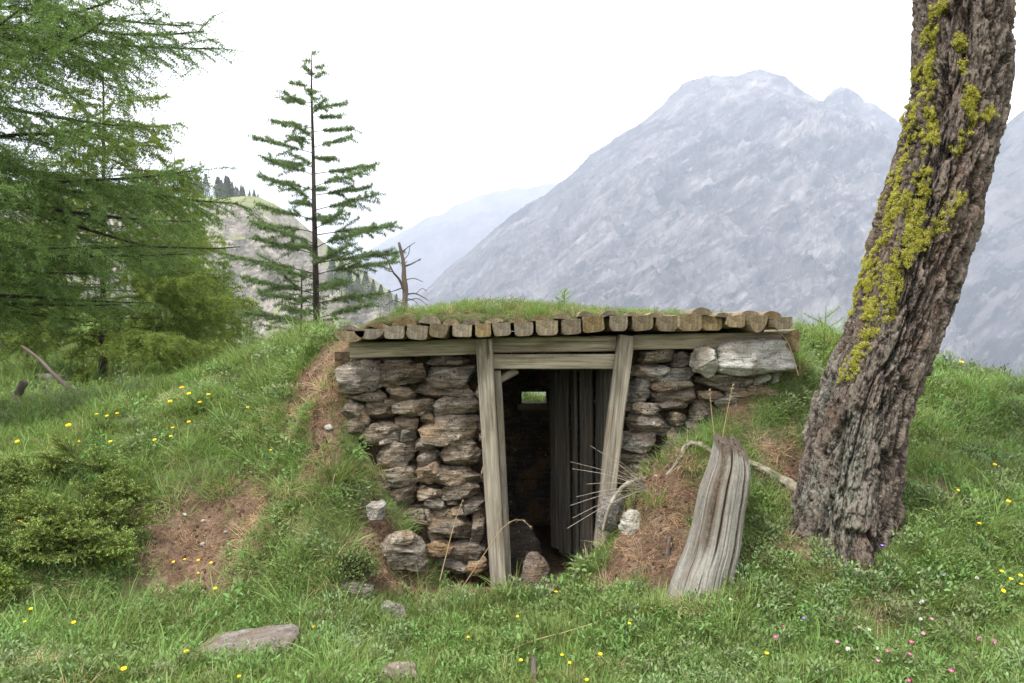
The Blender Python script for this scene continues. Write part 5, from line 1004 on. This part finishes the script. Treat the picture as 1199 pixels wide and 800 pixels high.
# nodding grass stems before the doorway
for pts, lb in (([P(540, 690, 5.2), P(560, 660, 5.15), P(585, 622, 5.1), P(600, 610, 5.1), P(612, 609, 5.1), P(620, 616, 5.1)], 'nodding pale grass stem arching across the left door post'), ([P(515, 680, 5.2), P(525, 640, 5.2), P(533, 610, 5.2), P(541, 588, 5.2)], 'tall straight grass stem before the left wall foot'), ([P(838, 520, 5.3), P(834, 490, 5.3), P(831, 458, 5.3)], 'upright thin grass stem against the right wall'), ([P(845, 520, 5.3), P(850, 490, 5.3), P(858, 452, 5.3)], 'thin grass stem leaning right against the right wall'), ([P(935, 440, 5.5), P(922, 400, 5.5), P(900, 380, 5.45), P(885, 374, 5.4)], 'long pale grass blade crossing the right beam end'), ([P(735, 770, 4.4), P(700, 780, 4.38), P(560, 770, 4.6)], 'fallen pale straw lying in the foreground grass')):
    if lb.startswith('fallen'): pts = [onG(700, 742, .06), onG(660, 752, .05), onG(625, 764, .06), onG(590, 772, .03)]
    p = resample(pts, 14); V, F = tube(p, np.linspace(.0035, .0018, 14), 5, False); e_ = empty('seeding_grass', p[0], lb, 'grass stem'); e_['kind'] = 'thing'; mk('stem', V, F, M['straw'], e_, attrs={'v': np.full(len(V), .5)})
    Vn, Fn, v = needles(p[-4:], np.gradient(p, axis=0)[-4:]*20, 14, .022, .003, 5, .4, .8); mk('seed_head', Vn, Fn, M['straw'], e_, attrs={'v': v}, smooth=False)
# juniper on the left bank
def sprays(b_list, s, L0, K=34, nl=.013, nw=.005, up=.5):
    r = np.random.default_rng(s); pts, drs, tw, tr, vx = [], [], [], [], []
    for b_, az, l in b_list:
        for q in range(8):
            a = az+r.normal()*.8; el = up+r.normal()*.35; d = np.array([math.cos(a)*math.cos(el), math.sin(a)*math.cos(el), math.sin(el)]); L_ = l*r.uniform(.5, 1.1); u = np.linspace(0, 1, 6)
            p = b_+d*(L_*u)[:, None]; p[:, 2] += L_*(.2*u-.3*u*u); tw.append(p); tr.append(.003*(1-.7*u))
            for f in np.linspace(.2, 1, max(4, int(L_/.03))):
                c = p[0]*(1-f)+p[-1]*f; i_ = min(int(f*5), 4); c = p[i_]+(p[i_+1]-p[i_])*(f*5-i_)
                for sg in (-1, 1):
                    d2 = d*.8+sg*np.cross(d, [0, 0, 1])*.7+r.normal(size=3)*.25+np.array([0, 0, -.1]); d2 /= np.linalg.norm(d2); l2 = (.12*(1.1-f)+.03)*L0; x = np.linspace(0, 1, max(3, int(l2/.010)))[:, None]; vx.append(np.clip(-.1+.75*x[:, 0]*f+.45*f**2, 0, 1))
                    pts.append(c+d2*l2*x); drs.append(np.repeat(d2[None], len(x), 0)); tw.append(c+d2*l2*np.linspace(0, 1, 6)[:, None]); tr.append(np.full(6, .0012))
    V, F, v = needles(np.concatenate(pts), np.concatenate(drs), 5, nl, nw, s, .75, .7); v = np.clip(np.repeat(np.concatenate(vx), 15)+.12*(v-.5), 0, 1); return (V, F, v), tubes3(np.array(tw), np.array(tr))
r = np.random.default_rng(31); bl = []
for q in range(30):
    px = r.uniform(-60, 140); py = r.uniform(545, 655)+max(0, (px-110))*.4; h_ = hit(px, py+12); bl.append((h_+np.array([0, -.02, r.uniform(.02, .12)]), r.uniform(-2.8, .2), r.uniform(.18, .36)))
(nV, nF, nv), (tV, tF) = sprays(bl, 32, 1.0)
e_ = empty('juniper_bush', bl[0][0], 'sprawling yellow green juniper bush on the left bank', 'bush'); mk('stems', tV, tF, M['twig'], e_); mk('foliage', nV, nF, M['juniper'], e_, attrs={'v': nv}, smooth=False)
for px, py, az, lb, s in ((140, 660, .6, 'single yellow green juniper spray pointing up right below the big bush', 33), (20, 690, -1.2, 'small juniper spray at the left edge below the big bush', 34), (45, 655, -.8, 'juniper spray just under the big bush', 35)):
    h_ = hit(px-20, py+10)+np.array([0, -.02, .05]); (nV, nF, nv), (tV, tF) = sprays([(h_, az, .22), (h_+[.06, 0, .03], az+.2, .2), (h_-[.07, 0, .02], az-.3, .2)], s, .9); e_ = empty('juniper_spray', h_, lb, 'bush'); mk('stems', tV, tF, M['twig'], e_); mk('foliage', nV, nF, M['juniper'], e_, attrs={'v': nv}, smooth=False)
# small leafy bush before the wall
b_ = P(415, 672, 5.16); V, F, v = leaves(1100, .26, .17, .019, .42, 800, .7); r = np.random.default_rng(8); d = r.normal(size=(1100, 3)); d[:, 2] = np.abs(d[:, 2]); d /= np.linalg.norm(d, axis=1)[:, None]; sh = d*r.uniform(.55, 1, 1100)[:, None]*np.array([.17, .14, .17])
n7 = 1100*7; Vl = V[:n7].reshape(1100, 7, 3); Vl = Vl-Vl[:, :1]+sh[:, None]; Vb = Vl.reshape(-1, 3)+b_; tw = np.stack([b_+np.zeros((260, 3)), b_+sh[:260]*.5, b_+sh[:260]*.95], 1); tV, tF = tubes3(tw, np.full((260, 3), .002))
e_ = empty('leafy_shrub', b_, 'small round grey green shrub in front of the left wall foot', 'bush'); mk('stems', tV, tF, M['twig'], e_); mk('foliage', Vb, F[:1100*6] if len(F) > 2 else F[0], M['herb'], e_, attrs={'v': v[:n7]}, smooth=False)
# larch seedlings
def seedling(at, h, s, label):
    r = np.random.default_rng(s); pts, drs, tw, tr = [], [], [], []; t = np.linspace(0, 1, 6); p = at+np.stack([.05*h*t, 0*t, h*t], -1); tw.append(p); tr.append(.004*(1-.7*t)); pts.append(resample(p, int(h/.012))); drs.append(np.repeat([[0, 0, 1.]], int(h/.012), 0))
    for k in range(11):
        f = .15+.8*k/11; c = at+np.array([.05*h*f, 0, h*f]); a = k*2.4; d = np.array([math.cos(a), math.sin(a), .55]); d /= np.linalg.norm(d); l = h*.6*(1-f*.7); tw.append(c+d*l*t[:, None]); tr.append(.0025*(1-.7*t)); x = np.linspace(.1, 1, max(3, int(l/.012)))[:, None]; pts.append(c+d*l*x); drs.append(np.repeat(d[None], len(x), 0))
    V, F, v = needles(np.concatenate(pts), np.concatenate(drs), 7, .026, .003, s, 1, .5); e_ = empty('larch_seedling', at, label, 'seedling', 'larch seedlings by the hut'); tV, tF = tubes3(np.array(tw), np.array(tr)); mk('stems', tV, tF, M['twig'], e_); mk('foliage', V, F, M['needle_light'], e_, attrs={'v': v}, smooth=False)
sx = P(660, 0, 5.75)[0]; seedling(np.array([sx, 5.75, float(turf_z(np.array([sx]), np.array([5.75]))[0])]), .16, 1, 'tiny larch seedling growing on the turf roof')
h_ = P(962, 400, 6.2); h_[2] = gz_(h_[0], 6.2); seedling(h_, 1.6+.040*6.2-h_[2], 2, 'larch seedling beside the right end of the roof')
# ------------------------------------------------------------------ flowers, one by one
def petals(c, kind, rad, s):
    r = np.random.default_rng(s)
    if kind in ('yellow',):
        n = 16; parts = []
        for ring, (f, el, m) in enumerate(((1, .15, n), (.7, .5, n-4))):
            a = np.arange(m)/m*6.283+ring*.2; d = np.stack([np.cos(a)*math.cos(el), np.sin(a)*math.cos(el), 0*a+math.sin(el)], -1); sd = np.stack([-np.sin(a), np.cos(a), 0*a], -1); w_ = rad*.2
            V = np.stack([c+d*rad*.12-sd*w_*.4, c+d*rad*.12+sd*w_*.4, c+d*rad*f*.95+sd*w_, c+d*rad*f-sd*w_*.9], 1).reshape(-1, 3); parts.append((V, np.arange(m*4).reshape(-1, 4)))
        return join(parts)
    if kind in ('magenta', 'purple', 'pinkish'):
        m = 5; a = np.arange(m)/m*6.283; el = .35; d = np.stack([np.cos(a)*math.cos(el), np.sin(a)*math.cos(el), 0*a+math.sin(el)], -1); sd = np.stack([-np.sin(a), np.cos(a), 0*a], -1)
        V = np.stack([c+0*d, c+d*rad*.6+sd*rad*.38, c+d*rad+sd*rad*.2, c+d*rad-sd*rad*.2, c+d*rad*.6-sd*rad*.38], 1).reshape(-1, 3); return V, [np.arange(m*5).reshape(-1, 5)]
    n = 46; d = r.normal(size=(n, 3)); d[:, 2] += .35; d /= np.linalg.norm(d, axis=1)[:, None]; sd = np.cross(d, r.normal(size=(n, 3))); sd /= np.linalg.norm(sd, axis=1)[:, None]; w_ = rad*.22
    V = np.stack([c+d*rad*.2-sd*w_*.5, c+d*rad*.2+sd*w_*.5, c+d*rad+sd*w_*.6, c+d*rad-sd*w_*.6], 1).reshape(-1, 3); return V, [np.arange(n*4).reshape(-1, 4)]
NMF = {'yellow': 'yellow_flower', 'magenta': 'magenta_flower', 'pink': 'clover_flower', 'white': 'white_flower', 'purple': 'violet_flower', 'pinkish': 'pink_flower'}
def flower(kind, px, py, rad, label, s, drop=None):
    b_ = hit(px, py+(drop or 26)*(4.5/5))
    if b_ is None: return
    Y = b_[1]-.01; c = P(px, py, Y)
    if c[2]-b_[2] < .03: c[2] = b_[2]+.03
    e_ = empty(NMF[kind], b_, label, 'flower', {'yellow': 'yellow flowers in the meadow', 'magenta': 'magenta flowers on the right', 'pinkish': 'magenta flowers on the right', 'pink': 'pale pink clover heads', 'white': 'white flowers on the right', 'purple': 'violet flowers on the right'}[kind])
    r = np.random.default_rng(s); m_ = (b_+c)/2+r.normal(size=3)*.008; V, F = tube(resample([b_-[0, 0, .01], m_, c], 6), .0016, 4, False); mk('stem', V, F, M['stem'], e_)
    rad *= .7; V, F = petals(c, kind, rad, s); t1, t2 = r.normal()*.35-.35, r.normal()*.3; R_ = np.array([[1, 0, 0], [0, math.cos(t1), -math.sin(t1)], [0, math.sin(t1), math.cos(t1)]]) @ np.array([[math.cos(t2), 0, math.sin(t2)], [0, 1, 0], [-math.sin(t2), 0, math.cos(t2)]])
    R_[:, :] = R_; V = (V-c) @ np.array([[1, 0, 0], [0, math.cos(.5+t1*.3), -math.sin(.5+t1*.3)], [0, math.sin(.5+t1*.3), math.cos(.5+t1*.3)]]).T+c
    mk('petals', V, F, M['p_'+kind], e_, smooth=False)
    if kind in ('yellow', 'magenta', 'purple', 'pinkish'):
        vv_, ff_ = IC[2]; mk('centre', vv_*rad*.22*np.array([1, 1, .6])+c+[0, 0, rad*.12], ff_, M['p_centre' if kind == 'yellow' else 'p_white'], e_)
FL = [('yellow', 80, 498, .03, 'big yellow bloom in the shaded grass under the larch'), ('yellow', 20, 517, .024, 'orange yellow bloom nearest the left frame edge above the juniper'), ('yellow', 129, 517, .018, 'small yellow bloom in the shade right of the big one'), ('yellow', 92, 517, .014, 'tiny yellow bloom just above the juniper bush'),
 ('yellow', 125, 487, .018, 'middle one of three yellow blooms at the shade edge'), ('yellow', 137, 484, .018, 'rightmost of three yellow blooms at the shade edge'), ('yellow', 113, 485, .018, 'leftmost of three yellow blooms at the shade edge'), ('yellow', 199, 470, .024, 'yellow bloom below the meadow boulder'), ('yellow', 221, 461, .022, 'yellow bloom right under the meadow boulder'), ('yellow', 213, 454, .026, 'highest yellow bloom beside the low meadow boulder'),
 ('yellow', 234, 471, .022, 'yellow bloom lower right of the meadow boulder'), ('yellow', 244, 462, .022, 'yellow bloom at the start of the grey herb slope'), ('yellow', 221, 494, .02, 'yellow bloom on the left bank crest below the boulder'), ('yellow', 202, 501, .018, 'upper of two yellow blooms on the bank crest'), ('yellow', 200, 511, .018, 'lower of two yellow blooms on the bank crest'), ('yellow', 181, 515, .018, 'yellow bloom at the upper left of the bank crest'), ('yellow', 290, 477, .016, 'yellow bloom among grey herbs on the mound'), ('yellow', 317, 527, .012, 'tiny yellow bloom below the mound herbs'),
 ('yellow', 23, 610, .017, 'yellow bloom standing before the juniper bush'), ('yellow', 60, 657, .016, 'yellow bloom at the lower edge of the juniper bush'), ('yellow', 36, 713, .016, 'yellow bloom at the left below the juniper sprays'), ('yellow', 29, 728, .01, 'tiny yellow bloom under another one at the left edge'), ('yellow', 86, 729, .017, 'yellow bloom left of the flat slab in dark grass'), ('yellow', 218, 763, .020, 'large yellow bloom beside the left end of the flat slab'), ('yellow', 145, 783, .019, 'yellow bloom near the bottom edge left of the slab'), ('yellow', 280, 792, .012, 'yellow bud below the flat slab'), ('yellow', 252, 689, .017, 'yellow bloom at the foot of the bare earth'), ('yellow', 203, 658, .013, 'leftmost yellow bloom on the bare earth'), ('yellow', 216, 655, .012, 'second yellow bloom from the left on the bare earth'), ('yellow', 232, 656, .014, 'third yellow bloom from the left on the bare earth'), ('yellow', 247, 659, .014, 'rightmost yellow bloom on the bare earth'), ('yellow', 232, 671, .011, 'lowest yellow bloom on the bare earth'), ('yellow', 367, 734, .013, 'yellow bloom left of the small grey rock below the hut'),
 ('yellow', 548, 746, .011, 'dull yellow bloom in the grass before the wall foot'), ('yellow', 606, 722, .013, 'yellow bloom in the grass right before the doorway'), ('yellow', 651, 693, .014, 'yellow bloom right of the doorway rock'), ('yellow', 737, 730, .012, 'orange yellow bloom below the dark broken branch end'), ('yellow', 703, 766, .015, 'yellow bloom in the foreground left of the stump'), ('yellow', 658, 767, .012, 'yellow bloom right of the fallen stick'), ('yellow', 667, 776, .012, 'lower yellow bloom right of the fallen stick'), ('yellow', 610, 773, .012, 'yellow bloom left of the fallen stick'), ('yellow', 687, 796, .012, 'yellow bloom at the bottom frame edge'), ('yellow', 898, 765, .014, 'yellow bloom among herbs below the pink ones'),
 ('yellow', 1165, 544, .018, 'highest yellow bloom on the leafy right slope'), ('yellow', 1181, 587, .02, 'yellow bloom near the right edge above the yellow cluster'), ('yellow', 1147, 613, .018, 'yellow bloom midway on the right slope'), ('yellow', 1122, 574, .014, 'small yellow bloom right of the trunk'), ('yellow', 1173, 669, .016, 'top left bloom of the yellow cluster at the right edge'), ('yellow', 1195, 674, .016, 'top right bloom of the yellow cluster at the right edge'), ('yellow', 1175, 692, .017, 'bottom left bloom of the yellow cluster at the right edge'), ('yellow', 1196, 684, .015, 'bottom right bloom of the yellow cluster at the right edge'), ('yellow', 1184, 678, .015, 'middle bloom of the yellow cluster at the right edge'), ('yellow', 1126, 424, .028, 'yellow bloom on the skyline right of the trunk'), ('yellow', 1088, 431, .02, 'yellow bloom on the skyline touching the trunk'),
 ('magenta', 908, 746, .016, 'magenta bloom farthest left below the trunk'), ('magenta', 917, 734, .013, 'small magenta bloom above the leftmost one'), ('magenta', 985, 725, .015, 'magenta bloom straight below the trunk foot'), ('pinkish', 980, 752, .016, 'dusky pink bloom in the middle of the pink patch'), ('pinkish', 1006, 735, .015, 'pink bloom beside the dry brown tussock'), ('magenta', 1039, 763, .018, 'brightest magenta bloom in the pink patch'), ('pinkish', 1028, 774, .013, 'dark pink bloom just below the brightest magenta one'), ('magenta', 1067, 752, .017, 'magenta bloom under the white clover stalk'), ('magenta', 1065, 766, .014, 'magenta bloom directly below another, right of the brightest'), ('pinkish', 1081, 742, .017, 'tall pink bloom below the white clover'), ('pinkish', 1091, 725, .014, 'pink bloom right beside the white buds'), ('magenta', 1114, 786, .018, 'lowest right magenta bloom'), ('magenta', 1064, 797, .014, 'magenta bloom cut by the bottom frame edge'),
 ('white', 1079, 705, .018, 'white clover head standing tallest in the right grass'), ('white', 1078, 725, .013, 'white bud right below the white clover head'), ('white', 993, 760, .016, 'white bloom between two pink ones'), ('white', 1018, 738, .014, 'white bloom right of the pink one by the dry tussock'), ('white', 1027, 759, .012, 'white bud left of the brightest magenta bloom'), ('white', 888, 709, .013, 'pale lilac white bloom below the stump'), ('white', 855, 702, .012, 'white bloom beside the stump foot'), ('white', 1144, 677, .014, 'white bloom left of the yellow cluster'),
 ('pink', 1147, 748, .017, 'left one of two pale pink clover heads'), ('pink', 1164, 751, .017, 'right one of two pale pink clover heads'), ('purple', 941, 724, .014, 'blue violet bloom left of the pink patch'), ('purple', 1033, 639, .017, 'violet bloom close by the trunk foot on its right'), ('purple', 1105, 674, .014, 'violet bloom midway between trunk and yellow cluster'), ('purple', 970, 651, .012, 'small violet bloom at the foot of the trunk')]
for q, (kd, px, py, rad, lb) in enumerate(FL): flower(kd, px, py, rad, lb, 900+q)
